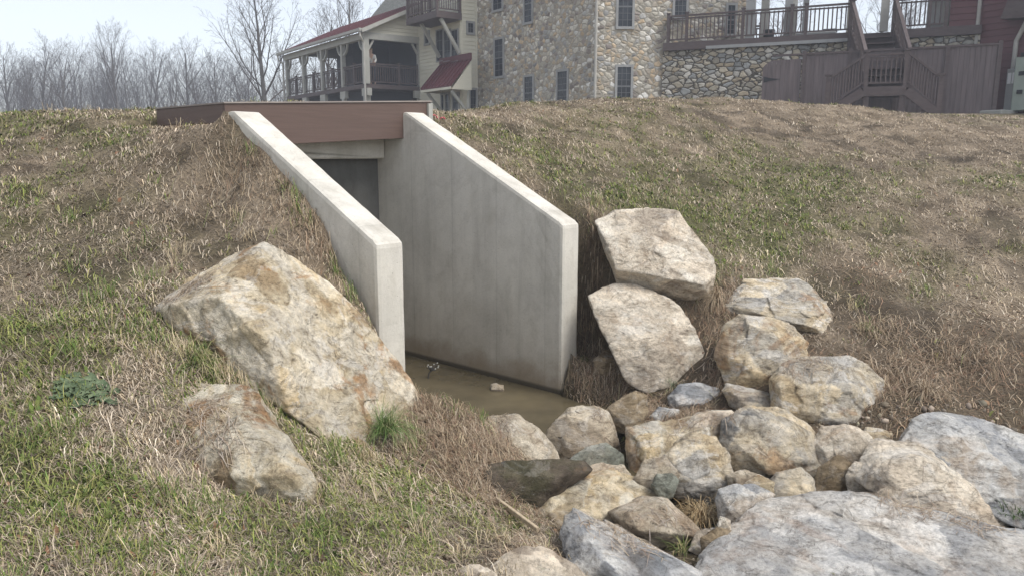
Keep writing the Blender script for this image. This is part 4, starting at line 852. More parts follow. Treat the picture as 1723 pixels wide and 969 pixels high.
m.build('beam', M['trim'], pg)
# planters on the deck
u = FD.upx(1294, 4.3, -sD*1.8); m = MB(); m.prism([FD.p(u-.17, -sD*1.6, zD), FD.p(u+.15, -sD*1.6, zD), FD.p(u+.19, -sD*1.6, zD+.5), FD.p(u-.2, -sD*1.6, zD+.5)], tuple(np.array(FD.n)*(-sD*.35))+(0,)); o = m.build('planter', M['iron'], None, loc=FD.p(u, -sD*1.8, zD)); tag(o, 'dark square planter standing on the deck beside a pale pergola column', 'planter')
u = FD.upx(1373, 4.3, -sD*2.2); bt = empty('deck_bench', FD.p(u, -sD*2.2, zD), 'low grey upholstered bench on the deck behind the balustrade', 'bench')
m = MB(); m.box(FD, u-.75, u+.7, -sD*2.0, -sD*2.6, zD+.2, zD+.36); m.build('seat', M['trim_dk'], bt, bevel=.03)
m = MB(); m.box(FD, u+.2, u+.72, -sD*2.35, -sD*2.6, zD+.365, zD+.5); m.build('cushion', M['dark'], bt, bevel=.03)
for a in (-.65, .6):
    m = MB(); m.box(FD, u+a-.04, u+a+.04, -sD*2.1, -sD*2.5, zD, zD+.198); m.build('leg', M['iron'], bt)

# staircase: upper flight to a landing, then two flights parted left and right
st = empty('staircase', FD.p((uS0+uS1)/2, sD*2, 1.2), 'dark brown wooden staircase with landing and two lower flights in front of the fence', 'staircase')
nLn = 2.05; nLf = 3.0                                        # landing between these offsets (outwards)
uLa, uLb = U(1454, 2.3, sD*nLf), U(1527, 2.3, sD*nLf); zLnd = FD.zpy(uLa, 147, sD*nLf); zLb = FD.zpy(uLa, 163, sD*nLf); print('landing', uLa, uLb, zLnd, 'stairs', uS0, uS1)
uT0, uT1 = uLa+.05, uLa+.05+(uS1-uS0)*.95
m = MB(); m.box(FD, uLa, uLb, sD*nLn, sD*nLf, zLb, zLnd); m.build('landing', M['brown'], st)
k = 8; m = MB()
for i in range(k):
    t = (i+.5)/k; n_ = sD*(nLn*(1-t)-.0+.1); z_ = zLnd+(zD-zLnd)*(i+1)/(k+1); ua = uT0+(uS0-uT0)*t; ub = uT1+(uS1-uT1)*t
    m.box(FD, ua+.05, ub-.05, n_-.16, n_+.14, z_-.04, z_); m.box(FD, ua+.05, ub-.05, n_-sD*.12, n_-sD*.14, z_-.2, z_-.041)
m.build('tread', M['brown'], st)
for (a, b) in ((uT0, uS0), (uT1, uS1)):
    m = MB(); m.bar(FD.p(a, sD*(nLn+.0), zLnd+.05), FD.p(b, sD*.02, zD-.02), .06, .30); m.build('stringer', M['brown'], st)
    m = MB(); m.bar(FD.p(a, sD*(nLn+.0), zLnd+1.0), FD.p(b, sD*.1, zD+.98), .11, .07); m.bar(FD.p(a, sD*(nLn), zLnd+.3), FD.p(b, sD*.1, zD+.25), .05, .05)
    for i in range(1, 12): t = i/12; p0 = np.array(FD.p(a, sD*nLn, zLnd+.3))*(1-t)+np.array(FD.p(b, sD*.1, zD+.25))*t; m.bar(p0, p0+np.array([0, 0, .7]), .045)
    m.build('handrail', M['brown'], st)
    for q_ in ((a, sD*nLn, zLnd, 1.15), (b, sD*.08, zDb-.3, 1.6)):
        m = MB(); m.box(FD, q_[0]-.08, q_[0]+.08, q_[1]-.08, q_[1]+.08, q_[2], q_[2]+q_[3]); m.box(FD, q_[0]-.12, q_[0]+.12, q_[1]-.12, q_[1]+.12, q_[2]+q_[3], q_[2]+q_[3]+.06); m.build('newel_post', M['brown'], st)
railing(FD, [(uLa+.06, sD*(nLf-.06)), (uLb-.06, sD*(nLf-.06))], zLnd, .95, parent=st, gap=.13)
zgr = 1.15
for sgn, u0, xfar in ((-1, uLa, 1393), (1, uLb, 1583)):
    u1 = U(xfar, 2, sD*nLf); m = MB(); k = 6; g2 = zgr if sgn > 0 else zgr+.1
    for i in range(k):
        t0 = i/k; t1 = (i+1)/k; z_ = zLnd-(zLnd-g2)*(i+1)/(k+1); a, b = sorted((u0+(u1-u0)*t0, u0+(u1-u0)*t1)); m.box(FD, a-.03, b+.03, sD*nLn, sD*nLf, z_-.045, z_); m.box(FD, a, b, sD*(nLf-.05), sD*(nLf-.03), z_-.28, z_-.046)
    m.build('tread', M['brown'], st)
    m = MB(); m.bar(FD.p(u0, sD*(nLf-.0), zLnd-.15), FD.p(u1, sD*(nLf-.0), g2), .05, .26); m.build('stringer', M['brown'], st)
    m = MB(); m.bar(FD.p(u0, sD*(nLf-.06), zLnd+.95), FD.p(u1, sD*(nLf-.06), g2+1.05), .11, .06); m.bar(FD.p(u0, sD*(nLf-.06), zLnd+.15), FD.p(u1, sD*(nLf-.06), g2+.2), .05, .05)
    for i in range(1, 12): t = i/12; p0 = np.array(FD.p(u0, sD*(nLf-.06), zLnd+.15))*(1-t)+np.array(FD.p(u1, sD*(nLf-.06), g2+.2))*t; m.bar(p0, p0+np.array([0, 0, .8]), .035)
    m.build('handrail', M['brown'], st)
    m = MB(); m.box(FD, u1-.07, u1+.07, sD*(nLf-.13), sD*(nLf+.01), g2-.4, g2+1.15); m.box(FD, u1-.11, u1+.11, sD*(nLf-.17), sD*(nLf+.05), g2+1.15, g2+1.2); m.build('newel_post', M['brown'], st)
for u in (uLa+.1, uLb-.1):
    m = MB(); m.box(FD, u-.08, u+.08, sD*(nLf-.2), sD*(nLf-.04), .5, zLb-.003); m.build('post', M['brown'], st)

# board fence with a gate
nF = sD*1.35; uf0, uf1 = U(1284, 3, nF), U(1682, 3, nF); zft = FD.zpy(uf0, 97, nF); zf1 = FD.zpy(uf1, 76, nF); print('fence', uf0, uf1, zft, zf1)
fe = empty('board_fence', FD.p((uf0+uf1)/2, nF, 1.0), 'tall brown grey vertical board fence running below the deck', 'fence')
ug = U(1351, 3, nF)
def boards(u0, u1, z0, z1f, w=.145):
    m = MB(); u = u0
    while u < u1-.02:
        b = min(u+w, u1); m.hexa([FD.p(u+.003, nF-.012, z0), FD.p(b-.003, nF-.012, z0), FD.p(b-.003, nF+.012, z0), FD.p(u+.003, nF+.012, z0), FD.p(u+.003, nF-.012, z1f(u)), FD.p(b-.003, nF-.012, z1f(b)), FD.p(b-.003, nF+.012, z1f(b)), FD.p(u+.003, nF+.012, z1f(u))]); u += w
    m.hexa([FD.p(u0, nF-sD*.02, z0), FD.p(u1, nF-sD*.02, z0), FD.p(u1, nF-sD*.016, z0), FD.p(u0, nF-sD*.016, z0), FD.p(u0, nF-sD*.02, z1f(u0)-.03), FD.p(u1, nF-sD*.02, z1f(u1)-.03), FD.p(u1, nF-sD*.016, z1f(u1)-.03), FD.p(u0, nF-sD*.016, z1f(u0)-.03)])
    return m
zline = lambda u: zft+(zf1-zft)*(u-uf0)/(uf1-uf0)
boards(ug+.08, uf1, .6, zline).build('panel', M['fence'], fe)
m = MB(); m.bar(FD.p(uf0+.3, nF, zline(uf0)+.03), FD.p(uf1, nF, zline(uf1)+.03), .11, .06); m.build('cap_rail', M['brown'], fe)
for i in range(5):
    u = ug+.04+(uf1-ug-.04)*i/4; m = MB(); m.box(FD, u-.06, u+.06, nF-.05, nF+.05, .6, zline(u)+(.13 if i in (0, 1, 4) else 0.02)); m.build('post', M['brown'], fe)
gt = boards(uf0, ug-.05, .9, lambda u: zline(u)-.12-.22*max(0, 1-(u-uf0)/.35)**2).build('gate', M['fence'], fe)
for zz in (zft-.75, zft-1.75):
    m = MB(); m.prism([FD.p(uf0+.05, nF+sD*.014, zz-.10), FD.p(uf0+.05, nF+sD*.014, zz+.10), FD.p(uf0+.25, nF+sD*.014, zz+.05), FD.p(uf0+.60, nF+sD*.014, zz), FD.p(uf0+.25, nF+sD*.014, zz-.05)], tuple(FD.n*sD*.012)+(0,)); m.build('hinge', M['iron'], gt)
m = MB(); m.box(FD, ug-.2, ug-.06, nF+sD*.014, nF+sD*.05, zft-1.75, zft-1.65); m.build('latch', M['iron'], gt)

# red building
rb = empty('red_building', FD.p(uEnd, 0, 1.1), 'dark red clapboard building standing beside the fence end', 'building')
FRb = Frame(FD.p(U(1650, 4, -sD*.2), -sD*.2, 0)[:2], (.50, -.866)); sR = inner_side(FRb, None)
FRc = Frame(FRb.p(-.02, 0, 0)[:2], dC); 
uw = FRc.upx(1598, 4.5)
m = MB(); b0 = FRc.p(uw, 0, .6); b1 = FRb.p(0, 0, .6); b2 = FRb.p(5.5, 0, .6)
m.prism([b0, b1, b2, (b2[0]+6, b2[1]+5, .6), (b0[0]+5, b0[1]+8, .6)], (0, 0, 8.4)); m.build('wall', M['redsiding'], rb)
siding(FRb, .06, 5.5, .9, 9, sR, .20, .03).build('siding', M['redsiding'], rb); siding(FRc, uw, -.05, .9, 9, sD, .20, .03).build('siding', M['redsiding'], rb)
m = MB(); m.tube([FRb.p(-.05, sR*.1, 9), FRb.p(-.05, sR*.1, 3.4), FRb.p(-.12, sR*.16, 3.1)], .06, 8); m.build('downpipe', M['post'], rb)
u2 = FRb.upx(1709, 3)
m = MB(); m.tube([FRb.p(u2+.9, sR*.25, 5.3), FRb.p(u2+.02, sR*.1, FRb.zpy(u2, 70)), FRb.p(u2, sR*.1, 1.3)], .07, 8); m.build('downpipe', M['post'], rb)
m = MB(); u3 = FRb.upx(1712, 4); m.prism([FRb.p(u3-.25, 0, FRb.zpy(u3, 33)), FRb.p(u3+3.5, 0, FRb.zpy(u3, 33)-.3), FRb.p(u3+3.5, 0, 8.8), FRb.p(u3+1.3, 0, 8.8)], tuple(FRb.n*sR*.55)+(0,)); m.build('eave', M['brown'], rb)
# cabinet with two notices, pale green utility box
FX = Frame(FRb.p(0, sR*.35, 0)[:2], FRb.d)
ua, ub = FX.upx(1691.5, 2), FX.upx(1709, 2); zc1, zc0 = FX.zpy(ua, 117), 1.25
cb = empty('notice_cabinet', FX.p((ua+ub)/2, 0, zc0), 'slim dark cabinet with two white notices against the red wall', 'cabinet')
m = MB(); m.box(FX, ua, ub, 0, -sR*.3, zc0, zc1); m.build('body', M['trim_dk'], cb, bevel=.01)
for a, b in ((.12, .45), (.55, .9)):
    m = MB(); m.box(FX, ua+(ub-ua)*a, ua+(ub-ua)*b, sR*.002, sR*.01, zc1-.45, zc1-.12); m.build('notice', M['white'], cb)
ua, ub = FX.upx(1711, 2), FX.upx(1711, 2)+1.4
gb = empty('utility_box', FX.p((ua+ub)/2, 0, zc0), 'pale green metal utility box at the right edge of the photo', 'utility box')
m = MB(); m.box(FX, ua, ub, sR*.25, -sR*.3, 1.3, FX.zpy(ua, 98)); m.build('body', M['green_box'], gb, bevel=.02)
for zz in (2.9, 2.35, 1.8):
    m = MB(); m.box(FX, ua+.15, ua+.3, sR*.25, sR*.29, zz, zz+.12); m.build('meter', M['iron'], gb)
m = MB(); m.box(FX, -.3+FX.upx(1690, 1.3), FX.upx(1712, 1.3), sR*.9, sR*.05, 1.05, 1.32); o = m.build('kerb_stone', M['trim'], None, loc=FX.p(1, .3, 1.1), bevel=.03); tag(o, 'short pale concrete kerb stone beside the end of the fence', 'kerb stone')

# person on the porch
def skin(name, J, E, mat, parent=None, sub=2):
    me = bpy.data.meshes.new(name); off = wloc(parent) if parent else Vector((0, 0, 0))
    me.from_pydata([tuple(Vector(p)-off) for p, r in J], E, []); o = bpy.data.objects.new(name, me); C.objects.link(o); 
    if parent: o.parent = parent
    md = o.modifiers.new('s', 'SKIN'); md.use_smooth_shade = True
    sv_ = me.skin_vertices[0].data if me.skin_vertices else None
    if sv_ is None:
        bm = bmesh.new(); bm.from_mesh(me); bm.verts.layers.skin.verify(); bm.to_mesh(me); bm.free(); sv_ = me.skin_vertices[0].data
    for i, (p, r) in enumerate(J): sv_[i].radius = (r, r); sv_[i].use_root = (i == 0)
    sb = o.modifiers.new('d', 'SUBSURF'); sb.levels = sub; sb.render_levels = sub
    me.materials.append(mat); return o
skinm = simple('skin', (.42, .27, .2), .6, .05); shirt = simple('pale_shirt', (.50, .49, .46), .8, .05); jeans = simple('dark_trousers', (.03, .04, .06), .8, .1); hair = simple('blond_hair', (.34, .26, .17), .7, .2)
pu = FP.p(.55, sP*.62, zf); pe = bpy.data.objects.new('person', None); C.objects.link(pe); pe.location = pu
tag(pe, 'person in pale top and dark trousers leaning on the porch railing', 'person')
def q(x, y, z): return (pu[0]+x, pu[1]+y, pu[2]+z)
J = [(q(0, 0, .93), .12), (q(-.02, -.05, 1.15), .12), (q(-.05, -.14, 1.38), .13), (q(-.05, -.18, 1.47), .055), (q(-.05, -.21, 1.56), .085), (q(-.05, -.22, 1.66), .075),
     (q(.13, -.14, 1.38), .05), (q(.2, -.22, 1.15), .042), (q(.17, -.42, 1.02), .035), (q(.15, -.48, 1.01), .03), (q(-.22, -.14, 1.38), .05), (q(-.28, -.22, 1.14), .042), (q(-.24, -.42, 1.02), .035), (q(-.23, -.48, 1.01), .03),
     (q(.09, .02, .85), .085), (q(.10, -.03, .48), .06), (q(.10, .03, .10), .042), (q(.10, -.10, .04), .035), (q(-.09, .02, .85), .085), (q(-.11, -.05, .48), .06), (q(-.11, .03, .10), .042), (q(-.11, -.10, .04), .035)]
E = [(0, 1), (1, 2), (2, 3), (3, 4), (4, 5), (2, 6), (6, 7), (7, 8), (8, 9), (2, 10), (10, 11), (11, 12), (12, 13), (0, 14), (14, 15), (15, 16), (16, 17), (0, 18), (18, 19), (19, 20), (20, 21)]
skin('body', J, E, skinm, pe)
def sub_(idx, grow, name, mat):
    mp = {i: k for k, i in enumerate(idx)}; skin(name, [(J[i][0], J[i][1]+grow) for i in idx], [(mp[a], mp[b]) for a, b in E if a in mp and b in mp], mat, pe)
sub_([0, 1, 2, 6, 7, 8, 10, 11, 12], .014, 'shirt', shirt); sub_([0, 14, 15, 16, 18, 19, 20], .016, 'trousers', jeans)
skin('hair', [(q(-.05, -.18, 1.62), .09), (q(-.05, -.19, 1.70), .075), (q(-.05, -.13, 1.50), .06)], [(0, 1), (0, 2)], hair, pe)

# ------------------------------------------------------------------ trees
def tree_data(seed, H, spread=.5, lean=0, fork=.3, depth=4, r0=None, thin=1.0, kids=(15, 6, 4, 3)):
    rs = random.Random(seed); tr = ([], []); cr = ([], [])
    def tube(store, P_, R_, n):
        V, Fc = store; s = len(V); x = (P_[-1]-P_[0]).orthogonal().normalized(); y = (P_[-1]-P_[0]).normalized().cross(x)
        for c, r in zip(P_, R_):
            for k in range(n): t = 2*math.pi*k/n; V.append(tuple(c+(x*math.cos(t)+y*math.sin(t))*r))
        for i in range(len(P_)-1):
            for k in range(n): Fc.append((s+i*n+k, s+i*n+(k+1) % n, s+(i+1)*n+(k+1) % n, s+(i+1)*n+k))
    r0 = r0 or H*.022
    def grow(p, d, L, r, lev, t0):
        n = (9, 5, 4, 3, 2)[lev]; P_ = [p]; D_ = [d]
        for i in range(n):
            w = (.05, .12, .16, .2, .2)[lev]; d = (d+Vector((rs.gauss(0, w), rs.gauss(0, w), rs.gauss(0, w*.5)+(.0, .13, .11, .05, .0)[lev]))).normalized(); p = p+d*(L/n); P_.append(p); D_.append(d)
        rmin = .006*H/12
        R_ = [max(rmin, r*(1-.86*(i/n)**(.9))) for i in range(n+1)]
        tube(tr if lev == 0 else cr, P_, R_, (7, 5, 4, 3, 3)[lev])
        if lev >= depth: return
        m_ = kids[lev]; az = rs.uniform(0, 6.28)
        for j in range(m_):
            t = t0+(1-t0)*(j+rs.random()*.8)/m_; f = t*n; i = min(int(f), n-1); q_ = P_[i].lerp(P_[i+1], f-i); dd = D_[i]; az += 2.4+rs.uniform(-.5, .5)
            o_ = dd.orthogonal().normalized(); o_.rotate(Matrix.Rotation(az, 3, dd)); an = rs.uniform(.55, 1.0)*spread*(1.35 if lev == 0 else 1.25); nd = (dd*math.cos(an)+o_*math.sin(an)).normalized()
            grow(q_, nd, L*(.62 if lev == 0 else .60)*(1-.62*(t-t0)/(1-t0))*rs.uniform(.7, 1.15), max(rmin, R_[i]*rs.uniform(.38, .6)*(1 if lev else .85)), lev+1, .18)
    grow(Vector((0, 0, -.3)), Vector((lean, 0, 1)).normalized(), H, r0, 0, fork); return tr, cr
def add_tree(name, loc, data, label, group, rot=0, sc=1, meshes=None):
    o = empty(name, loc, label, 'tree', group); o.rotation_euler = (0, 0, rot); o.scale = (sc,)*3
    for i, nm in enumerate(('trunk', 'crown')):
        if meshes[i] is None:
            me = bpy.data.meshes.new(nm); me.from_pydata(data[i][0], [], data[i][1]); me.materials.append(M['bark'] if i == 0 else M['twig']); me.update(); meshes[i] = me
        c_ = bpy.data.objects.new(nm, meshes[i]); C.objects.link(c_); c_.parent = o
    return o
tk = [(tree_data(s, 12, sp_, 0, fk, 4), [None, None]) for s, sp_, fk in ((1, .50, .30), (2, .62, .24), (3, .42, .34), (4, .72, .22), (5, .55, .28))]
def gz(x, y): return float(hgt(x, y))
def tree_px(px, ytop, Y, kind, label, group, rot=None):
    b = P(px, 200, Y); zt_ = float(P(px, ytop, Y)[2]); d_, ms = tk[kind]; hmax = max(v[2] for v in d_[1][0]); z0 = gz(b[0], Y)
    return add_tree('bare_tree', (b[0], Y, z0-.1), d_, label, group, rot if rot is not None else random.uniform(0, 6.28), (zt_-z0)/hmax, ms)
T_ = 'bare trees along the wood edge'
big = tree_data(21, 12, .62, 0, .20, 4, .28, kids=(18, 8, 4, 3)); bm_ = [None, None]; b = P(447, 170, 55); hm = max(v[2] for v in big[1][0])
add_tree('bare_tree', (b[0], 55, gz(b[0], 55)-.1), big, 'tallest nearest bare tree left of the porch with wide ascending limbs', T_, 1.0, (float(P(447, -75, 55)[2])-gz(b[0], 55))/hm, bm_)
for px, yt, Y, k, lab in ((205, 18, 78, 2, 'tall slender bare tree standing out above the left wood'), (72, 42, 84, 3, 'broad bare tree high over the wood near the left edge'), (118, 70, 70, 1, 'leaning forked bare tree between the two tallest left ones'),
     (15, 60, 80, 0, 'bare tree at the far left edge of the photo'), (250, 62, 86, 4, 'bare tree just right of the tall slender one'), (318, 60, 82, 1, 'bare tree midway between the slender tree and the nearest one'), (365, 75, 84, 0, 'bushy bare tree left of the nearest tall tree'),
     (165, 90, 88, 4, 'short bare tree between the forked and the slender one'), (285, 85, 76, 2, 'thin bare tree before the wood above the bridge corner'), (410, 80, 88, 3, 'faint bare tree right behind the nearest tall tree'), (40, 85, 74, 2, 'narrow bare tree close to the left edge'), (480, 60, 80, 0, 'bare tree showing beside the porch downpipe')):
    tree_px(px, yt, Y, k, lab, T_)
T2 = 'bare trees behind the houses'
for px, yt, Y, k, lab in ((560, -5, 64, 1, 'bare tree rising above the middle of the porch roof'), (605, -70, 58, 4, 'thick bare tree beside the grey gable behind the porch'), (1302, -60, 60, 3, 'bare tree seen between the pergola columns'), (1470, -40, 36, 1, 'bare tree framed by the two stair newel posts'), (1520, -20, 70, 0, 'faint bare tree behind the right deck balustrade')):
    tree_px(px, yt, Y, k, lab, T2)
# the wood behind, one mass of thin crowns and undergrowth
VV = []; FF = []; nb0 = 0
small = [tree_data(40+i, 8, .6, random.uniform(-.1, .1), .2, 3, .09, kids=(14, 6, 3)) for i in range(5)]
rw_ = random.Random(11)
for i in range(330):
    Y = rw_.uniform(78, 128); px = rw_.uniform(-420, 760); b = P(px, 200, Y); s_ = rw_.triangular(.45, 1.2, .72)*Y/92; a = rw_.uniform(0, 6.28); d_ = small[i % 5]; hm = max(v[2] for v in d_[1][0]); s2 = s_*11.5/hm; z0 = gz(b[0], Y)
    for part in d_:
        v = np.array(part[0])*s2*np.array([1, 1, 1]); v = np.stack([v[:, 0]*math.cos(a)-v[:, 1]*math.sin(a)+b[0], v[:, 0]*math.sin(a)+v[:, 1]*math.cos(a)+Y, v[:, 2]+z0], -1)
        VV.append(v); FF.append(np.array(part[1])+nb0); nb0 += len(v)
FF = np.concatenate(FF); o = fast_mesh('woodland', np.concatenate(VV), FF.ravel(), np.arange(len(FF))*4, M['twig']); tag(o, 'hazy bare winter wood beyond the bank', 'wood', None, 'stuff')
# undergrowth at the wood's foot
nb_ = 26000; ux = rw_; rr = np.random.default_rng(5); Yb_ = rr.uniform(84, 118, nb_); pxb = rr.uniform(-420, 760, nb_); bx_ = (pxb-861.5)/F*Yb_; zb_ = hgt(bx_, Yb_); Hs = rr.uniform(.5, 4.2, nb_)**1.0; az = rr.uniform(0, 6.28, nb_); ln_ = Hs*rr.uniform(.1, .7, nb_); wv = .035
b_ = np.stack([bx_, Yb_, zb_], -1); tp = b_+np.stack([np.cos(az)*ln_, np.sin(az)*ln_, Hs], -1); sd_ = np.array([wv, 0, 0])
V = np.stack([b_-sd_, b_+sd_, tp], 1).reshape(-1, 3); o = fast_mesh('undergrowth', V, np.arange(len(V)), np.arange(nb_)*3, M['twig']); tag(o, 'tangled brown undergrowth along the foot of the wood', 'undergrowth', None, 'stuff')

# bare shrub before the lower windows of the stone house
sd_t = tree_data(77, 2.6, .9, .1, .1, 3, .02, kids=(9, 5, 3)); sm = [None, None]
for px, Y, lab, s_ in ((912, 26, 'bare thin shrub in front of the lower stone house windows', .75), (755, 30, 'small bare shrub below the red awning', .45)):
    b = P(px, 180, Y); o = empty('bare_shrub', (b[0], Y, gz(b[0], Y)), lab, 'shrub', 'bare shrubs by the house walls'); o.scale = (s_,)*3
    for i, nm in enumerate(('stem', 'twigs')):
        if sm[i] is None: me = bpy.data.meshes.new(nm); me.from_pydata(sd_t[i][0], [], sd_t[i][1]); me.materials.append(M['bark']); sm[i] = me
        c_ = bpy.data.objects.new(nm, sm[i]); C.objects.link(c_); c_.parent = o

# ------------------------------------------------------------------ grass, straw, leaves
def blades(name, x, y, L, wd, az, hm, ht, col, bend=None, label='', cat='grass', zoff=None, kind='stuff', mat=None):
    n = len(x); bend = rng.normal(0, .5, n) if bend is None else bend
    c, s = np.cos(az), np.sin(az); c2, s2 = np.cos(az+bend), np.sin(az+bend)
    dz_ = (hgt(x+c*.05, y+s*.05)-hgt(x, y))/.05; kk = 1/np.sqrt(1+dz_**2); stp = (np.abs(dz_) > 1.1) & (rng.random(n) < .65)
    x1 = x+c*L*.5*kk; y1 = y+s*L*.5*kk; x2 = x1+c2*L*.5*kk; y2 = y1+s2*L*.5*kk
    z0 = hgt(x, y)-.006; z1 = hgt(x1, y1)+hm; z2 = hgt(x2, y2)+ht
    if zoff is not None: z0 = z0+zoff; z1 = z1+zoff; z2 = z2+zoff
    ok_ = ~stp & (np.abs((z2-ht)-(z0+.006)) < 1.05*L+.01)
    x, y, L, wd, c, s, x1, y1, x2, y2, z0, z1, z2, col = [v[ok_] for v in (x, y, L, wd, c, s, x1, y1, x2, y2, z0, z1, z2, col)]; n = len(x)
    px_, py_ = -s*wd/2, c*wd/2
    V = np.empty((n, 5, 3)); V[:, 0] = np.stack([x-px_*.8, y-py_*.8, z0], -1); V[:, 1] = np.stack([x+px_*.8, y+py_*.8, z0], -1)
    V[:, 2] = np.stack([x1+px_, y1+py_, z1], -1); V[:, 3] = np.stack([x1-px_, y1-py_, z1], -1); V[:, 4] = np.stack([x2, y2, z2], -1)
    i = np.arange(n)[:, None]*5; Q = np.concatenate([i+0, i+1, i+2, i+3, i+3, i+2, i+4], 1).ravel()
    st_ = np.stack([np.arange(n)*7, np.arange(n)*7+4], 1).ravel()
    cc = np.repeat(col[:, None], 5, 1).reshape(-1, 3)
    o = fast_mesh(name, V.reshape(-1, 3), Q, st_, mat, cc); return tag(o, label, cat, None, kind)
mgr = mat_attr('grass_blades', .75).m
def free(x, y, pool=True):
    t = (x-A[0])*dch[0]+(y-A[1])*dch[1]; q_ = (x-A[0])*pch[0]+(y-A[1])*pch[1]
    inw = (t > -.03) & (t < BT+1.4) & (q_ > qL-TH-.03) & (q_ < TH+.03)
    inw |= (t > tL0-.03) & (t < 0) & (q_ > qL-TH-.03) & (q_ < qL+.2)
    return (~inw) & (hgt(x, y) > ZW+.03)
def scatter(n, r0, r1, az0=-46, az1=46):
    r = np.exp(rng.uniform(np.log(r0), np.log(r1), n)); a = np.radians(rng.uniform(az0, az1, n)); return r*np.sin(a), r*np.cos(a)
def pal(cols, n):
    cols = np.array(cols); i = rng.integers(0, len(cols), n); t = rng.random((n, 1)); j = rng.integers(0, len(cols), n); return (cols[i]*(1-t*.5)+cols[j]*t*.5)*rng.uniform(.72, 1.22, (n, 1))
STRAW = [(.42, .33, .215), (.35, .28, .195), (.48, .40, .30), (.29, .225, .16), (.40, .325, .25), (.24, .18, .13), (.37, .31, .245), (.52, .45, .35)]
GREEN = [(.115, .155, .04), (.185, .205, .055), (.085, .125, .035), (.26, .25, .08), (.15, .165, .05), (.31, .28, .12)]
DEB = [(.24, .16, .10), (.31, .23, .15), (.16, .105, .065), (.40, .31, .21), (.11, .08, .05), (.27, .17, .115)]
# matted dead thatch
x, y = scatter(470000, 1.9, 26); ok = free(x, y); x, y = x[ok], y[ok]; rfw = rockfield(x, y); dbw = debris(x, y); keep = rng.random(len(x)) > np.maximum(.72*rfw*(1-dbw), .68*sstep(.30, .55, f2(x, y, 2.2, 3, 61.))); x, y = x[keep], y[keep]; n = len(x)
r = np.hypot(x, y); dbw = np.maximum(debris(x, y), .75*rockfield(x, y)); gg = green(x, y)
L = rng.gamma(3.0, .019, n).clip(.018, .2)*(1+.7*dbw)*(.95+r*.025); wd = rng.uniform(.0014, .0036, n)*(.8+r*.15)
flow = 2.2*f2(x, y, 1.2, 2, 31.)+2.6*f2(x, y, 5., 2, 33.); az = flow+rng.normal(0, 1.5, n)-1.2
col = pal(STRAW, n); isd = rng.random(n) < dbw*1.1; col[isd] = pal(DEB, isd.sum())
tone = (1+.38*f2(x, y, 1.3, 3, 51.)+.34*f2(x, y, 4.5, 3, 52.))[:, None]; col = col*np.clip(tone, .45, 1.5)*.9
hl = np.abs(rng.normal(0, .008, n))+.004; lp = rng.random(n); slope_ok = np.abs(hgt(x+.06, y)-hgt(x-.06, y))+np.abs(hgt(x, y+.06)-hgt(x, y-.06)) < .9
tone2 = rng.lognormal(0, .26, n)[:, None]; col = col*tone2.clip(.4, 1.9); x, y, L, wd, az, hl, col = [v[slope_ok] for v in (x, y, L, wd, az, hl, col)]; n = len(x)
blades('dead_grass', x, y, L, wd, az, hl*1.2, hl*rng.uniform(.2, 2.0, n), col, None, 'matted tan dead grass and straw covering the banks', 'grass', mat=mgr)
# tufts: blades radiating from shared centres, green where the turf is green
x0, y0 = scatter(42000, 1.9, 24); ok = free(x0, y0) & (rng.random(len(x0)) < .10+1.05*green(x0, y0)) & (rng.random(len(x0)) > .8*rockfield(x0, y0)) & (rng.random(len(x0)) > .8*debris(x0, y0)); x0, y0 = x0[ok], y0[ok]
k = 9; cx_, cy_ = np.repeat(x0, k), np.repeat(y0, k); n = len(cx_); az = rng.uniform(0, 6.28, n); rr_ = np.abs(rng.normal(0, .018, n)); x = cx_+np.cos(az)*rr_; y = cy_+np.sin(az)*rr_; ok = free(x, y); x, y, az = x[ok], y[ok], az[ok]; n = len(x); r = np.hypot(x, y)
gp = green(x, y); cs = np.repeat(rng.random(len(x0)), k)[ok]; isg = (cs < .24+.80*gp)
col = pal(STRAW, n)*1.05; col[isg] = pal(GREEN, isg.sum()); big_ = np.repeat(rng.uniform(.5, 1.35, len(x0)), k)[ok]
L = rng.uniform(.03, .085, n)*big_*(.95+r*.015)*(1+.5*(r < 5.5)*rng.random(n)); wd = rng.uniform(.0016, .0040, n)*(.8+r*.13); h1 = L*rng.uniform(.15, .5, n); col = col*rng.lognormal(0, .22, n)[:, None]
blades('grass', x, y, L*.8, wd, az+rng.normal(0, .3, n), h1, h1*rng.uniform(.3, 1.3, n), col, None, 'short green and yellowed grass tufts on the banks', 'grass', mat=mgr)
# clover and small broad leaves in the green patches
x, y = scatter(60000, 1.9, 16); g2 = green(x, y); ok = free(x, y) & (rng.random(len(x)) < (g2-.42)*1.7) & (rockfield(x, y) < .3); x, y = x[ok], y[ok]; n = len(x); r = np.hypot(x, y)
L = rng.uniform(.010, .024, n)*(.9+.05*r); wd = L*.75; h1 = rng.uniform(.008, .03, n)
blades('ground_cover', x, y, L, wd, rng.uniform(0, 6.28, n), h1, h1+rng.uniform(-.006, .008, n), pal([(.10, .14, .03), (.14, .175, .045), (.17, .19, .06), (.075, .11, .03)], n), rng.normal(0, .2, n), 'small green clover-like leaves among the grass', 'ground cover', mat=mgr)
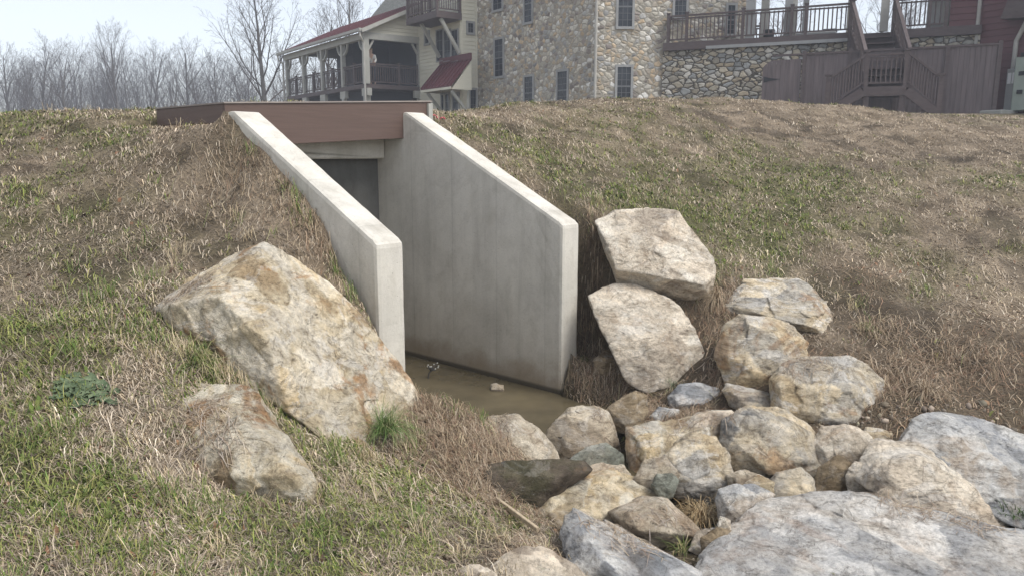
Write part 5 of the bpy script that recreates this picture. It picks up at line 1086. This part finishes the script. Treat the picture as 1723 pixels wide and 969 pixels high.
# fallen leaves
x, y = scatter(1700, 1.9, 13)
for px, py, rad, cnt in ((235, 860, .13, 26), (20, 935, .16, 40), (440, 890, .12, 14), (120, 905, .2, 26), (320, 740, .1, 10), (650, 880, .2, 20), (330, 905, .2, 24), (1245, 800, .05, 6), (1150, 690, .12, 22), (1500, 440, .2, 10), (60, 690, .2, 16), (800, 930, .15, 26)):
    c0 = hitp(px, py); x = np.append(x, rng.normal(c0[0], rad, cnt)); y = np.append(y, rng.normal(c0[1], rad, cnt))
ok = free(x, y); x, y = x[ok], y[ok]; n = len(x); L = rng.uniform(.015, .05, n); h1 = rng.uniform(.006, .02, n)
blades('fallen_leaves', x, y, L, L*rng.uniform(.4, .8, n), rng.uniform(0, 6.28, n), h1, h1+rng.uniform(-.01, .02, n), pal([(.20, .105, .06), (.15, .085, .05), (.25, .155, .09), (.30, .22, .15), (.11, .065, .04)], n), rng.normal(0, .8, n), 'brown curled fallen leaves scattered over the grass', 'leaves', mat=mgr)
# tangled straw heaps by the water and between the rocks
hx = []; hy = []
for (px, py, rad, cnt) in ((760, 740, .30, 3600), (800, 775, .22, 2400), (790, 820, .16, 1200), (740, 700, .14, 800), (860, 860, .14, 600), (850, 700+55, .12, 300), (735, 705, .18, 900), (1090, 700, .25, 1500), (1140, 710, .2, 900), (1010, 660, .22, 1100), (1060, 640, .2, 700), (1215, 520, .16, 500), (1210, 640, .12, 400), (1000, 470, .12, 400), (995, 540, .10, 300), (1130, 490, .14, 400), (1480, 560, .2, 500), (1500, 640, .3, 900), (1350, 612, .1, 0), (1600, 600, .35, 900), (1070, 900, .18, 400), (1200, 925, .1, 150), (900, 940, .2, 500), (440, 250, .22, 500), (480, 310, .2, 500), (520, 370, .16, 450), (555, 425, .13, 350), (585, 470, .1, 250), (400, 300, .3, 400), (985, 560, .12, 300), (1005, 600, .14, 400), (1000, 430, .12, 300), (970, 655, .12, 350), (1610, 870, .14, 300)):
    c0 = hitp(px, py); hx.append(rng.normal(c0[0], rad*.6, cnt)); hy.append(rng.normal(c0[1], rad*.6, cnt))
x = np.concatenate(hx); y = np.concatenate(hy); ok = free(x, y); x, y = x[ok], y[ok]; n = len(x); h1 = np.abs(rng.normal(0, .028, n))+.008
blades('straw_debris', x, y, rng.uniform(.06, .22, n), rng.uniform(.0018, .0048, n), rng.uniform(0, 6.28, n), h1, h1*rng.uniform(.1, 1.8, n), pal(DEB+STRAW[:4], n), rng.normal(0, .7, n), 'tangled reddish brown straw washed against the rocks', 'debris', mat=mgr)

from mathutils.bvhtree import BVHTree
bv = []; bf = []; bo = 0
for ob in C.objects:
    if ob.get('category') in ('boulder', 'rock'):
        v = np.array([u.co[:] for u in ob.data.vertices])+np.array(ob.location); bv.append(v); bf += [tuple(i+bo for i in p.vertices) for p in ob.data.polygons]; bo += len(v)
tree_b = BVHTree.FromPolygons(np.concatenate(bv).tolist(), bf)
def top(x, y):
    out = hgt(x, y)
    for i in range(len(x)):
        h_ = tree_b.ray_cast(Vector((x[i], y[i], 3)), Vector((0, 0, -1)))
        if h_[0] is not None and h_[0].z > out[i]: out[i] = h_[0].z
    return out
def rayrock(px, py):
    x, y, z = ray(px, py); h_ = tree_b.ray_cast(Vector((0, 0, 0)), Vector((float(x), float(y), float(z))).normalized()); return np.array(h_[0]) if h_[0] is not None else hitp(px, py)
hx = []; hy = []
for px, py, rad, cnt in ((330, 700, .10, 160), (350, 740, .10, 200), (375, 760, .07, 110), (310, 490, .09, 170), (280, 510, .06, 100), (345, 470, .07, 60), (1370, 612, .10, 180), (1330, 625, .06, 60), (800, 735, .12, 260), (820, 765, .10, 200), (840, 715, .05, 50), (1080, 482, .09, 110), (1120, 500, .06, 60), (1170, 712, .11, 170), (1225, 700, .07, 80), (1560, 860, .12, 180), (1500, 845, .08, 90), (1640, 880, .10, 120), (1300, 770, .08, 40), (1250, 545, .07, 40), (1010, 700, .04, 50), (1330, 560, .06, 50), (990, 880, .05, 30), (1060, 905, .12, 160), (1120, 925, .1, 100), (640, 600, .05, 0), (1030, 480, .06, 70)):
    c0 = rayrock(px, py); hx.append(rng.normal(c0[0], rad*.75, cnt)); hy.append(rng.normal(c0[1], rad*.75, cnt))
x = np.concatenate(hx); y = np.concatenate(hy); L = rng.uniform(.03, .13, len(x)); az = rng.uniform(0, 6.28, len(x)); ex = x+np.cos(az)*L; ey = y+np.sin(az)*L
za = top(x, y); zb2 = top(ex, ey); ok = (np.abs(zb2-za) < L*.8); x, y, L, az, za, zb2, ex, ey = [v[ok] for v in (x, y, L, az, za, zb2, ex, ey)]; n = len(x)
wd = rng.uniform(.0018, .0040, n); px_, py_ = -np.sin(az)*wd/2, np.cos(az)*wd/2; lift = rng.uniform(.003, .016, n); mx_, my_ = (x+ex)/2, (y+ey)/2; zm = np.maximum(top(mx_, my_), (za+zb2)/2)
V = np.empty((n, 6, 3)); V[:, 0] = np.stack([x-px_, y-py_, za+.004], -1); V[:, 1] = np.stack([x+px_, y+py_, za+.004], -1); V[:, 2] = np.stack([mx_+px_, my_+py_, zm+lift], -1); V[:, 3] = np.stack([mx_-px_, my_-py_, zm+lift], -1); V[:, 4] = np.stack([ex+px_*.5, ey+py_*.5, zb2+.005], -1); V[:, 5] = np.stack([ex-px_*.5, ey-py_*.5, zb2+.005], -1)
i = np.arange(n)[:, None]*6; Q = np.concatenate([i, i+1, i+2, i+3, i+3, i+2, i+4, i+5], 1).ravel()
o = fast_mesh('loose_straw', V.reshape(-1, 3), Q, np.arange(2*n)*4, mgr, np.repeat(pal(STRAW+DEB[:3]+[(.34, .29, .25)]*3, n)[:, None], 6, 1).reshape(-1, 3)); tag(o, 'loose greyed straw lying in heaps on top of the rocks', 'straw', None, 'stuff')
# long pale strands bent over the turf
x, y = scatter(5200, 1.9, 12); ok = free(x, y) & (rng.random(len(x)) > .6*rockfield(x, y)); x, y = x[ok], y[ok]; n = len(x); h1 = rng.uniform(.015, .07, n); Lg = rng.uniform(.09, .24, n); ag = rng.uniform(0, 6.28, n); cg = pal([(.52, .43, .28), (.45, .36, .24), (.33, .33, .14), (.58, .5, .36), (.2, .23, .08)], n)
kx, ky = scatter(260, 2.3, 10); okc = free(kx, ky) & (rockfield(kx, ky) < .5); kc = [(a_, b_, 22, .0) for a_, b_ in zip(kx[okc], ky[okc])]
for px, py in ((400, 640), (430, 668), (285, 585), (330, 600), (360, 625), (470, 700), (230, 560), (560, 765), (120, 600), (300, 840), (360, 850), (430, 860), (540, 850), (620, 775), (700, 740), (250, 470), (180, 500), (590, 500), (560, 455), (500, 350), (420, 265), (760, 700), (800, 705), (90, 740), (520, 905), (700, 880), (1010, 350), (1210, 470), (1440, 520), (1460, 560), (990, 380), (1300, 455), (1150, 330)):
    c0 = hitp(px, py)
    for _ in range(2): kc.append((c0[0]+rng.normal(0, .03), c0[1]+rng.normal(0, .03), 34, 1.))
cx2 = np.concatenate([rng.normal(a_, .022, c_) for a_, b_, c_, g_ in kc]); cy2 = np.concatenate([rng.normal(b_, .022, c_) for a_, b_, c_, g_ in kc]); m2 = len(cx2)
gs2 = np.concatenate([np.full(c_, rng.random() < (.75 if g_ else .2+.8*float(green(np.array(a_), np.array(b_))))) for a_, b_, c_, g_ in kc])
c2_ = pal([(.42, .33, .2), (.5, .42, .28), (.34, .27, .17)], m2); gi = gs2 & (rng.random(m2) < .75); c2_[gi] = pal([(.09, .15, .03), (.13, .19, .045), (.2, .23, .07), (.07, .12, .03)], gi.sum())
x = np.concatenate([x, cx2]); y = np.concatenate([y, cy2]); h1 = np.concatenate([h1, rng.uniform(.02, .10, m2)]); Lg = np.concatenate([Lg, rng.uniform(.05, .17, m2)]); ag = np.concatenate([ag, rng.uniform(0, 6.28, m2)]); cg = np.concatenate([cg, c2_]); ok = free(x, y); x, y, h1, Lg, ag, cg = [v[ok] for v in (x, y, h1, Lg, ag, cg)]; n = len(x)
blades('long_strands', x, y, Lg, rng.uniform(.0018, .0036, n), ag, h1, h1*rng.uniform(.1, 1.2, n), cg, rng.normal(0, .6, n), 'long pale grass strands bent over the matted turf', 'grass', mat=mgr)

def tuft(name, label, px, py, n, H, spread, cols, wd=.004, droop=.5, dY=0, z=None, azc=None, azs=3.14):
    Y = hit(px, py)+dY; c0 = P(px, py, Y); V = []; Q = []; S = []; CC = []
    pc = pal(cols, n); b = 0
    for i in range(n):
        a = rng.uniform(0, 6.28) if azc is None else azc+rng.normal(0, azs); e = rng.uniform(.25, 1.35); Lh = H*rng.uniform(.55, 1.1); p = c0+np.array([rng.normal(0, spread*.25), rng.normal(0, spread*.25), -.01]); dirv = np.array([math.cos(a)*math.cos(e), math.sin(a)*math.cos(e), math.sin(e)]); w_ = wd*rng.uniform(.7, 1.3); sdv = np.array([-math.sin(a), math.cos(a), 0])*w_/2
        pts_ = [p]
        for k in range(4): dirv = dirv+np.array([0, 0, -droop*.28*(k+.5)]); dirv = dirv/np.linalg.norm(dirv); pts_.append(pts_[-1]+dirv*Lh/4)
        for k, q_ in enumerate(pts_[:-1]): V += [q_-sdv*(1-.15*k), q_+sdv*(1-.15*k)]
        V.append(pts_[-1])
        for k in range(3): S.append(len(Q)); Q += [b+2*k, b+2*k+1, b+2*k+3, b+2*k+2]
        S.append(len(Q)); Q += [b+6, b+7, b+8]; CC += [pc[i]]*9; b += 9
    V = np.array(V); o = fast_mesh(name, V-c0, Q, S, mgr, np.array(CC)); o.location = c0; return tag(o, label, 'grass tuft')
tuft('grass_tuft', 'bright green grass tuft growing at the foot of the biggest boulder', 650, 722, 330, .27, .14, [(.08, .15, .035), (.11, .18, .05), (.17, .22, .08), (.06, .11, .03), (.3, .28, .14)], .0036, .8, dY=-.14)
tuft('grass_tuft', 'hanging golden straw tuft among the creek rocks', 1178, 868, 330, .27, .16, [(.42, .31, .17), (.32, .22, .11), (.25, .17, .09), (.5, .4, .25)], .004, 1.3, dY=-.15)
tuft('grass_tuft', 'long-bladed green tuft left of the biggest boulder', 330, 610, 110, .28, .16, [(.12, .17, .05), (.2, .22, .08), (.36, .30, .17), (.08, .13, .03)], .005, .7)
tuft('grass_tuft', 'small green tuft against the side of the left concrete wall', 480, 318, 60, .16, .05, [(.10, .14, .04), (.18, .19, .07), (.3, .25, .15)], .005, .7)
tuft('grass_tuft', 'green tuft at the end of the left concrete wall', 585, 470, 60, .2, .05, [(.10, .14, .04), (.22, .22, .09), (.36, .30, .19)], .0045, .8)
tuft('grass_tuft', 'bleached straw tuft between the two right slope boulders', 1205, 500, 120, .30, .08, [(.45, .36, .25), (.33, .25, .16)], .005, 1.1, azc=-2.3, azs=.6)
tuft('grass_tuft', 'grey green spiky tuft beside the striped grey rock', 1133, 650, 60, .2, .04, [(.2, .24, .15), (.28, .28, .18)], .004, .9)
tuft('grass_tuft', 'fresh green tuft between the jagged rock and the huge slab', 1150, 925, 90, .14, .1, [(.08, .14, .03), (.16, .18, .06), (.3, .24, .13)], .004, .7, dY=-.05)
tuft('grass_tuft', 'spreading dry tuft on the slope above the big blue-grey boulder', 1560, 660, 200, .26, .1, [(.36, .28, .19), (.27, .20, .13), (.42, .34, .24)], .0045, 1.2)
tuft('grass_tuft', 'dark green tuft in the corner below the big blue-grey boulder', 1705, 862, 130, .12, .12, [(.05, .09, .025), (.08, .12, .03)], .006, .5, dY=-.25)

# broad-leaved rosette weed
c0 = hitp(140, 662); mw_ = Mat('rosette_leaf', .7, .12); mw_.color(mw_.ramp(mw_.noise(20, 4), [(.35, (.045, .07, .035, 1)), (.65, (.14, .175, .10, 1))]))
V = []; Fq = []
NR = 95
for i in range(NR):
    a = rng.uniform(0, 6.28); rc = rng.uniform(0, .13)*(i > 20); aa = rng.uniform(0, 6.28); ox, oy = c0[0]+rc*1.2*math.cos(aa), c0[1]+rc*.8*math.sin(aa); Ln = rng.uniform(.035, .10); e = rng.uniform(.0, .5); wl = Ln*rng.uniform(.26, .42); cv = rng.uniform(-.5, .5)
    for k in range(7):
        t = k/6; wk = wl*math.sin(min(1, t*1.02+.02)*math.pi)**.6*(.85+.3*math.sin(k*2.6+i))+.0015; z_ = .012+Ln*math.sin(e)*t-.22*Ln*t*t; xr = Ln*t*math.cos(e); a2 = a+cv*t
        for sg in (-1, 0, 1):
            X_ = ox+math.cos(a2)*xr-math.sin(a2)*wk*sg; Y_ = oy+math.sin(a2)*xr+math.cos(a2)*wk*sg; V.append((X_, Y_, float(hgt(X_, Y_))+z_*.6+.010+(.007+.006*math.sin(k*3+i*2))*abs(sg)))
    b = i*21
    for k in range(6):
        for j in (0, 1): Fq.append((b+3*k+j, b+3*k+j+1, b+3*k+j+4, b+3*k+j+3))
o = mesh_obj('rosette_weed', V, Fq, mw_.m, None, True, loc=tuple(c0)); tag(o, 'dark blue-green broad-leaved rosette weed in the left foreground turf', 'weed')

# weathered stick at the gap, twig sprig in the water, pink tape
a_ = P(836, 850, hit(836, 850)); b_ = P(905, 905, hit(895, 905)); m = MB(); m.bar(a_+np.array([0, 0, .04]), b_+np.array([0, 0, .05]), .02, .028); o = m.build('plank', M['lightwood'], None, bevel=.003, loc=tuple((a_+b_)/2)); tag(o, 'thin weathered plank lying along the edge of the dark gap', 'plank')
c0 = Pz(722, 636, ZW); M['blossom'] = simple('withered_blossom', (.42, .42, .38), .8, .2)
tw = empty('sprig', c0, 'small white-tipped twig sprig sticking out of the water', 'twig')
m = MB(); m.tube([c0+np.array([-.02, 0, -.05]), c0+np.array([.0, 0, .05]), c0+np.array([.04, .01, .11])], [.010, .009, .007], 6)
for k in range(7): a = k*.9; m.tube([c0+np.array([.02, 0, .08]), c0+np.array([.04+.05*math.cos(a), .05*math.sin(a), .12+.02*math.sin(a*2)])], .006, 5)
m.build('stem', M['bark'], tw)
m = MB()
for k in range(9):
    a = k*.75; e = c0+np.array([.04+.055*math.cos(a), .05*math.sin(a), .125+.02*math.sin(a*2)]); m.prism([e+np.array([-.006, 0, -.004]), e+np.array([.006, 0, -.004]), e+np.array([.005, 0, .006]), e+np.array([-.004, 0, .007])], (.002, .004, .002))
m.build('blossom', M['blossom'], tw)
c0 = P(738, 194, 8.75); c0[2] = float(hgt(c0[0], c0[1]))+.03; m = MB(); pp = [c0+np.array([-.07+.02*k, .01*math.sin(k), .02*math.sin(k*1.3)-.006*k]) for k in range(8)]
for k in range(7): m.bar(pp[k], pp[k+1], .028, .006)
o = m.build('marker_tape', M['pink'], None, loc=tuple(c0)); tag(o, 'scrap of bright pink tape lying beside the top of the right wall', 'tape')

# ------------------------------------------------------------------ air
m = MB(); fz = Frame((0, 0), (1, 0)); m.box(fz, -170, 170, -180, 20, -5, 42); hz = m.build('haze', None, None, loc=(0, 80, 10))
hm_ = bpy.data.materials.new('haze'); hm_.use_nodes = True; t_ = hm_.node_tree; t_.nodes.clear(); vo = t_.nodes.new('ShaderNodeVolumePrincipled'); oo = t_.nodes.new('ShaderNodeOutputMaterial'); t_.links.new(vo.outputs[0], oo.inputs['Volume'])
vo.inputs['Density'].default_value = .0027; vo.inputs['Color'].default_value = (.86, .91, 1, 1); vo.inputs['Anisotropy'].default_value = .1
hz.data.materials.append(hm_); tag(hz, 'thin winter mist', None, None, 'stuff')
